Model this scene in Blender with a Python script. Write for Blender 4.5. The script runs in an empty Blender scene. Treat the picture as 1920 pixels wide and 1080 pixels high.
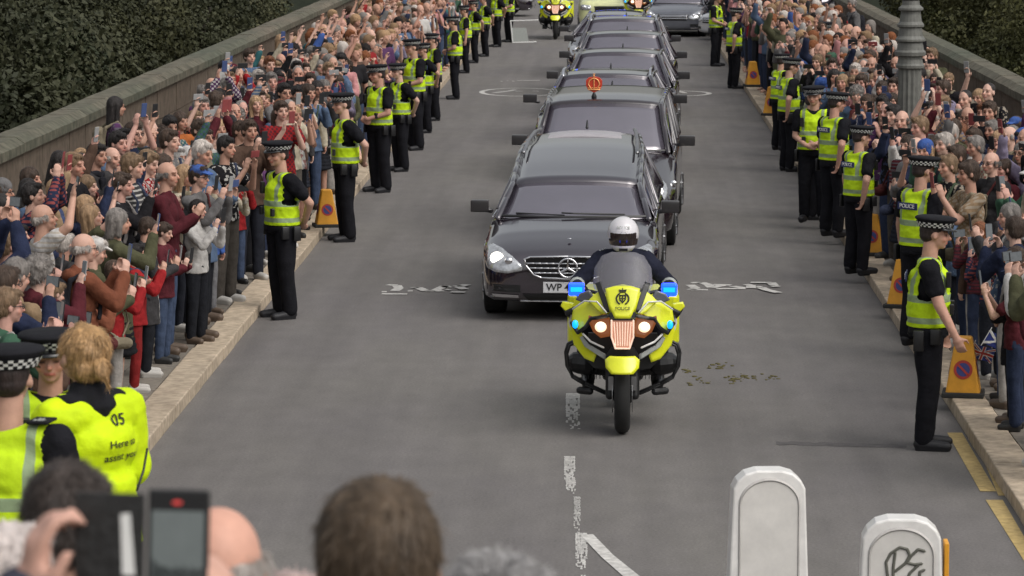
import bpy, bmesh, math, random
import numpy as np
from mathutils import Vector, Matrix, noise
from mathutils.bvhtree import BVHTree
R = math.radians
S = bpy.context.scene
COL = S.collection
rnd = random.Random(7)

# ------------------------------------------------------------------ camera
HC, FPX, VX, VY = 4.6, 6500.0, 1143.0, -225.0
cam_d = bpy.data.cameras.new('camera')
cam = bpy.data.objects.new('camera', cam_d); COL.objects.link(cam)
cam_d.sensor_width = 36; cam_d.lens = FPX/1920*36
cam_d.clip_start = 0.2; cam_d.clip_end = 2000
PITCH = math.atan((540-VY)/FPX)
YAW = math.atan((VX-960)*math.cos(PITCH)/FPX)
cam.location = (0, 0, HC)
cam.rotation_euler = (math.pi/2-PITCH, 0, YAW)
cam_d.dof.use_dof = True; cam_d.dof.focus_distance = 33; cam_d.dof.aperture_fstop = 10
S.camera = cam
CR = cam.rotation_euler.to_matrix()
def P(px, py, h=0.0):
    "ray through a photo pixel down to height h"
    d = CR @ Vector(((px-960)/FPX, (540-py)/FPX, -1))
    t = (h-HC)/d.z
    return Vector((d.x*t, d.y*t, h))
def PZ(px, py, z):
    "point on the ray through a photo pixel at distance z along the road"
    d = CR @ Vector(((px-960)/FPX, (540-py)/FPX, -1))
    t = z/d.y
    return Vector((d.x*t, z, HC+d.z*t))

# ------------------------------------------------------------------ light: overcast
SUN_EL, SUN_AZ = 50, 128
w = bpy.data.worlds.new('World'); S.world = w; w.use_nodes = True
nt = w.node_tree; nt.nodes.clear()
sky = nt.nodes.new('ShaderNodeTexSky'); sky.sky_type = 'NISHITA'; sky.sun_disc = False
sky.sun_elevation = R(SUN_EL); sky.sun_rotation = R(SUN_AZ)
sky.air_density = 1.6; sky.dust_density = 6.0; sky.ozone_density = 1.0
hs = nt.nodes.new('ShaderNodeHueSaturation'); hs.inputs['Saturation'].default_value = 0.22
bg = nt.nodes.new('ShaderNodeBackground'); bg.inputs['Strength'].default_value = 0.145
wo = nt.nodes.new('ShaderNodeOutputWorld')
nt.links.new(sky.outputs[0], hs.inputs['Color']); nt.links.new(hs.outputs[0], bg.inputs['Color']); nt.links.new(bg.outputs[0], wo.inputs[0])
sd = bpy.data.lights.new('sun', 'SUN'); sd.energy = .62; sd.angle = R(60); sd.color = (1, .96, .9)
sun = bpy.data.objects.new('sun', sd); COL.objects.link(sun)
sun.rotation_euler = (R(90-SUN_EL), 0, R(180-SUN_AZ))
S.view_settings.view_transform = 'Standard'; S.view_settings.look = 'None'
S.view_settings.gamma = 1; S.view_settings.exposure = -0.02
S.cycles.max_bounces = 5; S.cycles.diffuse_bounces = 2; S.cycles.transparent_max_bounces = 6

# ------------------------------------------------------------------ materials
def mat(name, col=(.5,.5,.5), rough=.6, metal=0, var=.12, scale=8, bump=0, objcol=False, attr=None, emit=None, es=0,
        coat=0, ior=1.5, stretch=None, spec=.5, col2=None, alpha=1, tnt=None):
    m = bpy.data.materials.new(name); m.use_nodes = True
    n = m.node_tree; b = n.nodes['Principled BSDF']; L = n.links.new
    b.inputs['Roughness'].default_value = rough; b.inputs['Metallic'].default_value = metal
    b.inputs['IOR'].default_value = ior; b.inputs['Coat Weight'].default_value = coat; b.inputs['Coat Roughness'].default_value = .04
    b.inputs['Specular IOR Level'].default_value = spec
    if tnt: b.inputs['Specular Tint'].default_value = (*tnt,1)
    if alpha < 1: b.inputs['Alpha'].default_value = alpha
    tc = n.nodes.new('ShaderNodeTexCoord'); mp = n.nodes.new('ShaderNodeMapping')
    L(tc.outputs['Object'], mp.inputs[0])
    if stretch: mp.inputs['Scale'].default_value = stretch
    nz = n.nodes.new('ShaderNodeTexNoise'); nz.inputs['Scale'].default_value = scale; nz.inputs['Detail'].default_value = 5
    nz.inputs['Roughness'].default_value = .65
    L(mp.outputs[0], nz.inputs['Vector'])
    if objcol:
        oi = n.nodes.new('ShaderNodeObjectInfo'); src = oi.outputs['Color']
    else:
        rgb = n.nodes.new('ShaderNodeRGB'); rgb.outputs[0].default_value = (*col, 1); src = rgb.outputs[0]
    if attr:
        at = n.nodes.new('ShaderNodeAttribute'); at.attribute_name = attr
        mx = n.nodes.new('ShaderNodeMix'); mx.data_type = 'RGBA'; mx.blend_type = 'MULTIPLY'; mx.inputs[0].default_value = 1
        L(src, mx.inputs[6]); L(at.outputs['Color'], mx.inputs[7]); src = mx.outputs[2]
    if col2:
        cr = n.nodes.new('ShaderNodeValToRGB'); cr.color_ramp.elements[0].position = .45; cr.color_ramp.elements[1].position = .6
        L(nz.outputs[0], cr.inputs[0])
        mx = n.nodes.new('ShaderNodeMix'); mx.data_type = 'RGBA'
        L(cr.outputs[0], mx.inputs[0]); L(src, mx.inputs[6]); mx.inputs[7].default_value = (*col2, 1); src = mx.outputs[2]
    if var:
        mr = n.nodes.new('ShaderNodeMapRange'); mr.inputs['From Min'].default_value = .3; mr.inputs['From Max'].default_value = .7
        mr.inputs['To Min'].default_value = 1-var; mr.inputs['To Max'].default_value = 1+var
        L(nz.outputs[0], mr.inputs[0])
        vm = n.nodes.new('ShaderNodeVectorMath'); vm.operation = 'SCALE'
        L(src, vm.inputs[0]); L(mr.outputs[0], vm.inputs['Scale']); src = vm.outputs[0]
    L(src, b.inputs['Base Color'])
    if bump:
        bp = n.nodes.new('ShaderNodeBump'); bp.inputs['Strength'].default_value = min(1, bump); bp.inputs['Distance'].default_value = .02
        L(nz.outputs[0], bp.inputs['Height']); L(bp.outputs[0], b.inputs['Normal'])
    if emit:
        b.inputs['Emission Color'].default_value = (*emit, 1); b.inputs['Emission Strength'].default_value = es
    return m
M = {}
M['skin'] = mat('skin', rough=.55, var=.10, scale=25, objcol=True, attr='tint', spec=.35)
M['cloth'] = mat('cloth', rough=.92, var=.30, scale=7, objcol=True, bump=.9, spec=.12)
def variant(name, kind):
    m = M['cloth'].copy(); m.name = name; n = m.node_tree; b = n.nodes['Principled BSDF']; L = n.links.new
    src = b.inputs['Base Color'].links[0].from_socket; tc = n.nodes.new('ShaderNodeTexCoord'); sp = n.nodes.new('ShaderNodeSeparateXYZ'); L(tc.outputs['Object'], sp.inputs[0]); oi = n.nodes.new('ShaderNodeObjectInfo')
    def mth(op, a, b_=None):
        q = n.nodes.new('ShaderNodeMath'); q.operation = op
        for i, x in enumerate((a, b_)):
            if x is None: continue
            if isinstance(x, (int, float)): q.inputs[i].default_value = x
            else: L(x, q.inputs[i])
        return q.outputs[0]
    cr = n.nodes.new('ShaderNodeValToRGB'); el = cr.color_ramp; el.interpolation = 'CONSTANT'
    cs = [(.5,.48,.45),(.02,.02,.025),(.12,.12,.13),(.35,.30,.24),(.06,.08,.16),(.3,.07,.06)]
    while len(el.elements) < len(cs): el.elements.new(.5)
    for i, c in enumerate(cs): el.elements[i].position = i/len(cs); el.elements[i].color = (*c,1)
    L(oi.outputs['Random'], cr.inputs[0])
    if kind == 'open':
        wv = mth('ADD', mth('MULTIPLY', mth('SINE', mth('MULTIPLY', sp.outputs[2], 23)), .006), mth('MULTIPLY', mth('SUBTRACT', 1.55, sp.outputs[2]), .03))
        ax = mth('ABSOLUTE', sp.outputs[0]); f = mth('MULTIPLY', mth('LESS_THAN', ax, mth('ADD', wv, .026)), mth('GREATER_THAN', sp.outputs[1], .04))
    if kind == 'stripe': f = mth('GREATER_THAN', mth('SINE', mth('MULTIPLY', sp.outputs[2], 150)), .35)
    if kind == 'check': f = mth('GREATER_THAN', mth('MULTIPLY', mth('SINE', mth('MULTIPLY', sp.outputs[2], 110)), mth('SINE', mth('MULTIPLY', sp.outputs[0], 110))), .12)
    if kind == 'print':
        nz = n.nodes.new('ShaderNodeTexNoise'); nz.inputs['Scale'].default_value = 17; L(tc.outputs['Object'], nz.inputs[0]); f = mth('GREATER_THAN', nz.outputs[0], .56)
    if kind in ('stripe','check','print'): f = mth('MULTIPLY', f, .75)
    mx = n.nodes.new('ShaderNodeMix'); mx.data_type = 'RGBA'; L(f, mx.inputs[0]); L(src, mx.inputs[6]); L(cr.outputs[0], mx.inputs[7]); L(mx.outputs[2], b.inputs['Base Color']); return m
for k_ in ('open','stripe','check','print'): M['cloth_'+k_] = variant('cloth_'+k_, k_)
M['cloth_dots'] = mat('cloth_dots', rough=.9, var=.1, objcol=True, col2=(.6,.6,.6), scale=40, spec=.2)
M['hair'] = mat('hair', rough=.55, var=.45, scale=30, objcol=True, bump=.9, stretch=(1, 1, .22), spec=.4)
M['crowd'] = mat('crowd', (1,1,1), rough=.8, var=.12, attr='tint', scale=5, spec=.2)
M['shoe'] = mat('shoe', rough=.6, var=.1, objcol=True)
M['black_cloth'] = mat('black_cloth', (.011,.011,.014), rough=.85, var=.25, scale=7, bump=.6, spec=.2)
M['trouser'] = mat('trouser', (.010,.010,.013), rough=.9, var=.3, scale=5, bump=.6, spec=.2)
M['black'] = mat('black', (.012,.012,.013), rough=.4)
M['black_gloss'] = mat('black_gloss', (.008,.008,.009), rough=.15, var=.05)
M['tyre'] = mat('tyre', (.015,.015,.015), rough=.85)
M['chrome'] = mat('chrome', (.75,.75,.78), rough=.12, metal=1, var=.03)
M['steel'] = mat('steel', (.35,.35,.36), rough=.35, metal=1, var=.15)
M['white'] = mat('white_paint', (.72,.72,.70), rough=.45, var=.05)
M['paint'] = mat('black_paint', (.012,.008,.014), rough=.12, coat=1, var=.2, scale=3, ior=2.0, tnt=(1,.95,1))
M['paint_grey'] = mat('grey_paint', (.10,.105,.125), rough=.25, coat=1, var=.1, scale=3)
M['paint_white'] = mat('white_car_paint', (.6,.6,.62), rough=.25, coat=1, var=.05)
M['glass'] = mat('window_glass', (.080,.072,.092), rough=.07, var=.22, scale=1.6, ior=3.0, coat=.6, tnt=(1,.95,1))
M['lampglass'] = mat('lamp_glass', (.55,.56,.58), rough=.08, var=.35, scale=22, metal=.6)
M['lamp_on'] = mat('lamp_lit', (.9,.85,.75), emit=(1,.70,.42), es=1.3)
M['lamp_core'] = mat('lamp_core', (.9,.9,.85), emit=(1,.9,.78), es=3.5)
M['blue'] = mat('blue_lamp', (.01,.06,.7), rough=.2, emit=(.005,.045,1), es=4.0)
M['cyan'] = mat('cyan_lamp', (.02,.4,.8), rough=.2, emit=(.0,.30,1), es=1.6)
M['hivis'] = mat('hivis', (.52,.74,.012), rough=.75, var=.14, scale=7, bump=.5, spec=.25)
M['hivis_jacket'] = mat('hivis_jacket', (.60,.80,.006), rough=.7, var=.14, scale=5, bump=.7, spec=.25)
M['bikeyellow'] = mat('bike_yellow', (.78,.82,.02), rough=.28, var=.10, coat=.7, scale=4)
M['silver'] = mat('reflective_tape', (.38,.40,.38), rough=.4, var=.12, scale=30)
M['tarmac'] = None
M['orange'] = mat('cone_orange', (.72,.33,.025), rough=.5, var=.12, scale=9)
M['rubber'] = mat('rubber', (.035,.035,.033), rough=.9)
M['signred'] = mat('sign_red', (.45,.045,.03), rough=.5)
M['signblue'] = mat('sign_blue', (.05,.06,.22), rough=.5)
M['patchblue'] = mat('patch_blue', (.02,.03,.12), rough=.5)
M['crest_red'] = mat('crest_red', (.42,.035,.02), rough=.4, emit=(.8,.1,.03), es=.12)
M['gold'] = mat('gold', (.9,.42,.16), rough=.3, metal=.4)
M['plate'] = mat('plate_white', (.62,.62,.64), rough=.4, var=.03)
M['visor'] = mat('visor', (.03,.022,.022), rough=.12, ior=1.7)
M['screenglass'] = mat('windshield_clear', (.40,.39,.43), rough=.08, alpha=.34, var=.04, scale=2)
M['leather'] = mat('leather', (.012,.012,.012), rough=.5, var=.3, scale=60, bump=.3)
M['screenpic'] = mat('screen_picture', (.09,.10,.10), rough=.12, var=.12, scale=30, emit=(.30,.34,.33), es=.22)
M['screendark'] = mat('screen_dark', (.03,.035,.035), rough=.15, var=.6, scale=120, emit=(.1,.11,.11), es=.25)
M['reclight'] = mat('record_dot', (.5,.05,.05), rough=.4, emit=(1,.08,.06), es=.35)
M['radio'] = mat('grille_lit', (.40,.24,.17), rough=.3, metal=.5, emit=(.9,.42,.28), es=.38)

# ------------------------------------------------------------------ object helpers
def link(o, parent=None):
    COL.objects.link(o)
    if parent: o.parent = parent
    return o
def tag(o, label=None, cat=None, group=None, kind=None):
    if label: o['label'] = label
    if cat: o['category'] = cat
    if group: o['group'] = group
    if kind: o['kind'] = kind
    return o
def empty(name, loc=(0,0,0), rz=0, sc=1):
    o = bpy.data.objects.new(name, None); o.empty_display_size = .2
    o.location = loc; o.rotation_euler = (0,0,rz); o.scale = (sc,)*3
    return link(o)
def mesh_obj(name, me, m, parent=None, smooth=True):
    o = bpy.data.objects.new(name, me)
    if m is not None:
        ms = m if isinstance(m, (list, tuple)) else [m]
        if not me.materials:
            for x in ms: me.materials.append(x)
    if smooth: me.polygons.foreach_set('use_smooth', [True]*len(me.polygons))
    return link(o, parent)
class G:
    "geometry collector"
    def __init__(s): s.v = []; s.f = []; s.m = []; s.k = 0
    def add(s, v, f, mi=None):
        b = len(s.v); s.v += [tuple(p) for p in v]; s.f += [tuple(i+b for i in q) for q in f]
        s.m += [s.k if mi is None else mi]*len(f); return s
    def mesh(s, name='mesh'):
        me = bpy.data.meshes.new(name); me.from_pydata(s.v, [], s.f)
        me.polygons.foreach_set('material_index', s.m); me.validate(); me.update(); return me
    def obj(s, name, m, parent=None, smooth=False, bevel=0, solid=0, sub=0):
        me = s.mesh(name)
        o = mesh_obj(name, me, m, parent, smooth)
        if solid:
            q = o.modifiers.new('t', 'SOLIDIFY'); q.thickness = solid; q.offset = -1
        if bevel:
            q = o.modifiers.new('b', 'BEVEL'); q.width = bevel; q.segments = 2; q.limit_method = 'ANGLE'
        if sub:
            q = o.modifiers.new('s', 'SUBSURF'); q.levels = sub; q.render_levels = sub
        return o
    def box(s, x0, x1, y0, y1, z0, z1, mi=None):
        v = [(x,y,z) for x in (x0,x1) for y in (y0,y1) for z in (z0,z1)]
        return s.add(v, [(0,1,3,2),(4,6,7,5),(0,4,5,1),(2,3,7,6),(0,2,6,4),(1,5,7,3)], mi)
    def cap(s, p1, p2, r1, r2=None, wide=None, wf=1, n=12, hs=3, mi=None):
        "tapered capsule, optional elliptical section"
        r2 = r1 if r2 is None else r2
        p1, p2 = Vector(p1), Vector(p2); a = p2-p1
        if a.length < 1e-6: a = Vector((0,0,1e-4)); 
        a = a.normalized()
        u = Vector(wide) if wide else (Vector((1,0,0)) if abs(a.x) < .9 else Vector((0,1,0)))
        u = (u-a*u.dot(a)).normalized(); w_ = a.cross(u)
        rings = []
        for k in range(hs+1):
            t = k/hs*math.pi/2; rings.append((p1-a*r1*math.cos(t), r1*math.sin(t)))
        for k in range(hs+1):
            t = k/hs*math.pi/2; rings.append((p2+a*r2*math.sin(t), r2*math.cos(t)))
        v = []; f = []
        for c, r in rings:
            for i in range(n):
                th = 2*math.pi*i/n; v.append(c+u*(max(r,1e-4)*wf*math.cos(th))+w_*(max(r,1e-4)*math.sin(th)))
        for j in range(len(rings)-1):
            for i in range(n):
                f.append((j*n+i, j*n+(i+1)%n, (j+1)*n+(i+1)%n, (j+1)*n+i))
        f.append(tuple(range(n))[::-1]); f.append(tuple((len(rings)-1)*n+i for i in range(n)))
        return s.add(v, f, mi)
    def cyl(s, p1, p2, r1, r2=None, n=20, mi=None, caps=True):
        r2 = r1 if r2 is None else r2
        p1, p2 = Vector(p1), Vector(p2); a = (p2-p1).normalized()
        u = Vector((1,0,0)) if abs(a.x) < .9 else Vector((0,1,0)); u = (u-a*u.dot(a)).normalized(); w_ = a.cross(u)
        v = [c+(u*math.cos(2*math.pi*i/n)+w_*math.sin(2*math.pi*i/n))*r for c, r in ((p1,r1),(p2,r2)) for i in range(n)]
        f = [(i, (i+1)%n, n+(i+1)%n, n+i) for i in range(n)]
        if caps: f += [tuple(range(n))[::-1], tuple(range(n,2*n))]
        return s.add(v, f, mi)
    def ell(s, c, r, n=16, m=10, mi=None, mtx=None):
        v = []; f = []
        for j in range(m+1):
            t = math.pi*j/m
            for i in range(n):
                th = 2*math.pi*i/n
                p = Vector((r[0]*math.sin(t)*math.cos(th)*1.0 + (1e-5 if j in (0,m) else 0)*math.cos(th), r[1]*math.sin(t)*math.sin(th), r[2]*math.cos(t)))
                if mtx: p = mtx @ p
                v.append(p+Vector(c))
        for j in range(m):
            for i in range(n): f.append((j*n+i, (j+1)*n+i, (j+1)*n+(i+1)%n, j*n+(i+1)%n))
        return s.add(v, f, mi)
    def lathe(s, prof, n=24, c=(0,0,0), mi=None):
        v = [(c[0]+r*math.cos(2*math.pi*i/n), c[1]+r*math.sin(2*math.pi*i/n), c[2]+z) for r, z in prof for i in range(n)]
        f = [(j*n+i, j*n+(i+1)%n, (j+1)*n+(i+1)%n, (j+1)*n+i) for j in range(len(prof)-1) for i in range(n)]
        f += [tuple(range(n))[::-1], tuple((len(prof)-1)*n+i for i in range(n))]
        return s.add(v, f, mi)
    def tube(s, pts, r, n=8, mi=None):
        for a, b in zip(pts, pts[1:]): s.cap(a, b, r, r, n=n, hs=2, mi=mi)
        return s
    def etube(s, z0, z1, rx, ry, rx2=None, ry2=None, n=24, m=8, cy=0, mi=None):
        rx2 = rx if rx2 is None else rx2; ry2 = ry if ry2 is None else ry2
        v = []
        for j in range(m+1):
            t = j/m
            for i in range(n): v.append(((rx+(rx2-rx)*t)*math.cos(2*math.pi*i/n), cy+(ry+(ry2-ry)*t)*math.sin(2*math.pi*i/n), z0+(z1-z0)*t))
        f = [(j*n+i, j*n+(i+1)%n, (j+1)*n+(i+1)%n, (j+1)*n+i) for j in range(m) for i in range(n)]+[tuple(range(n))[::-1], tuple(m*n+i for i in range(n))]
        return s.add(v, f, mi)
    def prism(s, poly, y0, y1, mi=None, yf=None):
        "polygon in x,z extruded along y"
        n = len(poly)
        v = [(x, y0+(yf(x,z) if yf else 0), z) for x,z in poly]+[(x, y1+(yf(x,z) if yf else 0), z) for x,z in poly]
        f = [tuple(range(n)), tuple(range(n,2*n))[::-1]]+[(i, n+i, n+(i+1)%n, (i+1)%n) for i in range(n)]
        return s.add(v, f, mi)
    def panel(s, poly, yf, levels=5, sub=4, mi=None, th=0):
        "star-shaped outline in x,z laid over the surface y=yf(x,z)"
        pts = []
        for a, b in zip(poly, poly[1:]+poly[:1]):
            for k in range(sub): pts.append((a[0]+(b[0]-a[0])*k/sub, a[1]+(b[1]-a[1])*k/sub))
        cx = sum(p[0] for p in pts)/len(pts); cz = sum(p[1] for p in pts)/len(pts)
        n = len(pts); v = [(cx, yf(cx,cz), cz)]; f = []
        for l in range(1, levels+1):
            t = l/levels
            for x, z in pts:
                X = cx+(x-cx)*t; Z = cz+(z-cz)*t; v.append((X, yf(X,Z), Z))
        for i in range(n): f.append((0, 1+i, 1+(i+1)%n))
        for l in range(levels-1):
            for i in range(n):
                f.append((1+l*n+i, 1+(l+1)*n+i, 1+(l+1)*n+(i+1)%n, 1+l*n+(i+1)%n))
        if th:
            o = 1+(levels-1)*n; bv = len(v)
            v += [(v[o+i][0], v[o+i][1]+th, v[o+i][2]) for i in range(n)]
            f += [(o+i, bv+i, bv+(i+1)%n, o+(i+1)%n) for i in range(n)]
        return s.add(v, f, mi)
def mirror(poly): return [(-x, z) for x, z in poly][::-1]

def bake(me_or_obj, mods, keep=False):
    "apply modifiers to a mesh and return a plain mesh"
    o = bpy.data.objects.new('tmp', me_or_obj); COL.objects.link(o)
    for t, kw in mods:
        q = o.modifiers.new(t, t)
        for k, v in kw.items(): setattr(q, k, v)
    dg = bpy.context.evaluated_depsgraph_get(); dg.update()
    me = bpy.data.meshes.new_from_object(o.evaluated_get(dg))
    old = o.data; bpy.data.objects.remove(o)
    if not keep and old.users == 0: bpy.data.meshes.remove(old)
    return me
def remesh(g, vox, sm=4, fac=.5, name='mesh'):
    return bake(g.mesh(name), [('REMESH', dict(mode='VOXEL', voxel_size=vox)), ('SMOOTH', dict(iterations=sm, factor=fac))])
def coords(me):
    a = np.empty(len(me.vertices)*3); me.vertices.foreach_get('co', a); return a.reshape(-1,3)
def setco(me, a): me.vertices.foreach_set('co', a.ravel()); me.update()
def wrinkle(me, amp=.006, fr=9, st=(1,1,1)):
    a = coords(me); nn = np.empty(len(me.vertices)*3); me.vertices.foreach_get('normal', nn); nn = nn.reshape(-1,3)
    for i in range(len(a)):
        p = a[i]; k = noise.noise(Vector((p[0]*fr*st[0], p[1]*fr*st[1], p[2]*fr*st[2])))
        k = k + .5*noise.noise(Vector((p[0]*fr*2.3*st[0]+5, p[1]*fr*2.3*st[1], p[2]*fr*2.3*st[2])))
        a[i] = p+nn[i]*k*amp
    setco(me, a); return me
def tint(me, cols):
    at = me.attributes.new('tint', 'FLOAT_COLOR', 'POINT')
    c = np.ones((len(me.vertices),4)); c[:,:3] = cols; at.data.foreach_set('color', c.ravel().astype(np.float32))
def text_mesh(s, size, name='lettering', ext=.002):
    c = bpy.data.curves.new(name, 'FONT'); c.body = s; c.size = size; c.extrude = ext; c.align_x = 'CENTER'; c.align_y = 'CENTER'; c.offset = size*.012
    o = bpy.data.objects.new('tmp', c); COL.objects.link(o)
    dg = bpy.context.evaluated_depsgraph_get(); dg.update()
    me = bpy.data.meshes.new_from_object(o.evaluated_get(dg)); me.name = name
    bpy.data.objects.remove(o); return me

# ------------------------------------------------------------------ people
POSES = {  # facing +Y; right hand is +X. (hand, palm normal, fingers dir, curl), head yaw/pitch/tilt, lean
 'phone2': dict(r=((.080,.33,1.44),(-1,.0,0),(-.1,.22,1)), l=((-.080,.33,1.44),(1,0,0),(.1,.22,1)), hd=(0,-4,0)),
 'phone_low': dict(r=((.08,.32,1.22),(-1,0,0),(0,.3,1)), l=((-.08,.32,1.22),(1,0,0),(0,.3,1)), hd=(0,-16,0)),
 'high_r': dict(r=((.16,.26,1.84),(0,1,0),(0,.1,1)), l=((-.27,.02,.86),(1,0,0),(0,.1,-1)), hd=(0,6,0)),
 'high2': dict(r=((.07,.26,1.82),(-1,0,0),(0,.1,1)), l=((-.07,.26,1.82),(1,0,0),(0,.1,1)), hd=(0,8,0)),
 'one': dict(r=((.06,.33,1.52),(-.3,1,0),(-.1,.2,1)), l=((-.10,.26,1.10),(0,0,1),(.9,.2,0)), hd=(6,-2,3)),
 'down': dict(r=((.27,.03,.86),(-1,0,0),(0,.1,-1)), l=((-.27,.03,.86),(1,0,0),(0,.1,-1)), hd=(10,-3,-2)),
 'clasp': dict(r=((.06,.22,1.02),(0,-1,0),(-1,0,-.3)), l=((-.05,.22,1.04),(0,-1,0),(1,0,-.3)), hd=(-8,-4,2)),
 'clap': dict(r=((.045,.30,1.28),(-1,0,0),(0,.6,1)), l=((-.045,.30,1.28),(1,0,0),(0,.6,1)), hd=(-4,-2,4)),
 'behind': dict(r=((.07,-.19,.96),(0,-1,0),(-1,0,-.4)), l=((-.07,-.19,.97),(0,-1,0),(1,0,-.4)), hd=(12,-4,0), pole=(.9,-.5,0)),
 'officer_hang': dict(r=((.26,.20,.87),(-1,0,0),(0,.4,-1)), l=((-.24,.10,.85),(1,0,0),(0,.2,-1)), hd=(6,-6,0)),
 'officer_side': dict(r=((.20,-.10,.90),(-.6,-1,0),(-.5,0,-1)), l=((-.26,.06,.86),(1,0,0),(0,.2,-1)), hd=(-14,-6,0), pole=(.8,-.6,0)),
}
def ik(S0, T, l1, l2, pole):
    S0, T = Vector(S0), Vector(T); d = T-S0; L_ = min(d.length, (l1+l2)*.995); d.normalize()
    a = (l1*l1-l2*l2+L_*L_)/(2*L_); h = math.sqrt(max(l1*l1-a*a, 1e-5))
    p = Vector(pole); p = (p-d*p.dot(d)).normalized()
    return S0+d*a+p*h, S0+d*L_
def hand(g, wr, d, nrm, side, curl=.55, sc=1.0, n=8):
    "palm, four jointed fingers and a thumb"
    d = Vector(d).normalized(); nrm = Vector(nrm); nrm = (nrm-d*nrm.dot(d)).normalized(); s = d.cross(nrm)*side
    # s points to the thumb side
    k = sc
    g.cap(wr, wr+d*.03*k, .025*k, .03*k, wide=s, wf=1.15, n=n)
    g.cap(wr+d*.025*k, wr+d*.078*k, .021*k, .019*k, wide=s, wf=2.0, n=n)
    ax = s
    for i, (off, ln) in enumerate(((.030,.072),(.010,.080),(-.011,.075),(-.031,.060))):
        b = wr+d*.085*k+s*off*k; dr = d.copy(); q = b
        cu = curl*(1+.12*i)
        for j, fr in enumerate((.45,.32,.25)):
            dr = (Matrix.Rotation(cu*(.55+.35*j), 3, nrm.cross(d)*-1) @ dr).normalized()
            e = q+dr*ln*fr*k; g.cap(q, e, (.0098-.001*j)*k, (.0092-.001*j)*k, n=n, hs=2); q = e
    t0 = wr+d*.025*k+s*.03*k; td = (d*.55+s*.8+nrm*.35).normalized(); t1 = t0+td*.042*k
    t2 = t1+(d*.9+nrm*.35+s*.1).normalized()*.036*k
    g.cap(t0, t1, .015*k, .012*k, n=n, hs=2); g.cap(t1, t2, .0115*k, .009*k, n=n, hs=2)
def head_mtx(pose, H=1.655, lean=0):
    y, p, t = POSES[pose].get('hd', (0,0,0)) if isinstance(pose, str) else pose
    return Matrix.Translation((0,.035,H)) @ Matrix.Rotation(R(y),4,'Z') @ Matrix.Rotation(R(p),4,'X') @ Matrix.Rotation(R(t),4,'Y')
def head_prims(g, m, full=True):
    def E(c, r, n=18): g.ell(m @ Vector(c), r, n=n, m=12, mtx=m.to_3x3())
    def C(a, b, r1, r2, n=10): g.cap(m @ Vector(a), m @ Vector(b), r1, r2, n=n)
    E((0,-.012,.022), (.074,.094,.092)); E((0,.026,-.036), (.057,.062,.076)); E((0,.060,-.090), (.024,.022,.019))
    C((0,.084,.008), (0,.106,-.028), .008, .0135); C((-.036,.072,.025), (.036,.072,.025), .013, .013)
    for s in (-1, 1):
        E((s*.037,.052,-.030), (.026,.028,.026)); E((s*.077,-.006,-.012), (.009,.019,.031), 12)
        E((s*.030,.070,.002), (.013,.011,.010), 10)
    E((0,.084,-.062), (.023,.011,.009), 12)
def body_dims(sex): return dict(m=(.178,1.0,1.0), f=(.155,.94,.92))[sex]
def arms(g, pose, sex, f, infl=0):
    sw, _, k = body_dims(sex); P_ = POSES[pose]; out = {}
    for sd, key in ((1,'r'),(-1,'l')):
        T, nrm, dr = P_[key]
        S0 = Vector((sd*sw,0,1.415)); pl = P_.get('pole', (.45,-.25,-1)); pl = (pl[0]*sd, pl[1], pl[2])
        E, T2 = ik(S0, T, .295, .265, pl)
        f(g, S0, E, T2, sd, nrm, dr, k)
def head_tint(me, hm):
    a = coords(me); inv = np.array(hm.inverted()); q = a@inv[:3,:3].T+inv[:3,3]
    c = np.ones((len(a),3)); x, y, z = q[:,0], q[:,1], q[:,2]
    near = (np.abs(x)<.09)&(np.abs(z)<.13)&(y>-.12)
    def S_(mask, col): c[mask&near] = col
    S_((np.abs(np.abs(x)-.04)<.022)&(np.abs(z+.03)<.025)&(y>.05), (1,.86,.82))
    S_((np.abs(x)<.018)&(z<-.012)&(z>-.045)&(y>.09), (1,.84,.80))
    S_((np.abs(np.abs(x)-.031)<.017)&(np.abs(z-.001)<.011)&(y>.05), (.55,.48,.45))
    S_((np.abs(np.abs(x)-.031)<.010)&(np.abs(z-.001)<.006)&(y>.05), (.10,.08,.08))
    S_((np.abs(np.abs(x)-.033)<.020)&(np.abs(z-.024)<.006)&(y>.05), (.42,.34,.30))
    S_((np.abs(x)<.024)&(np.abs(z+.062)<.008)&(y>.07), (.85,.50,.50))
    tint(me, c)
LIB = {}
def lib_body(sex, pose, vox=.0095, curl=.55, handsc=.92):
    key = ('body', sex, pose, vox)
    if key in LIB: return LIB[key]
    g = G(); sw, lw, k = body_dims(sex); hm = head_mtx(pose)
    head_prims(g, hm)
    g.cap((0,-.005,1.41), hm @ Vector((0,-.02,-.07)), .058*k, .052*k)
    g.cap((-sw+.05,0,1.40), (sw-.05,0,1.40), .062, .062, n=14)
    g.ell((0,0,1.27), (.158*k,.108,.17)); g.ell((0,0,1.08), (.135*k,.098,.16)); g.ell((0,-.005,.95), (.160,.112,.12))
    def A(g, S0, E, T, sd, nrm, dr, k):
        g.cap(S0, E, .050*k, .041*k); g.cap(E, T, .041*k, .027*k)
        hand(g, T, dr, nrm, sd, curl, sc=handsc)
    arms(g, pose, sex, A)
    for s in (-1,1):
        g.cap((s*.085,0,.90), (s*.10,.01,.50), .084*lw, .056*lw); g.cap((s*.10,.01,.50), (s*.105,-.02,.09), .054*lw, .036)
        g.cap((s*.105,-.035,.045), (s*.125,.12,.028), .036, .028, n=10)
    me = remesh(g, vox, 2, .5, 'person_body'); head_tint(me, hm)
    LIB[key] = me; return me
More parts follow.
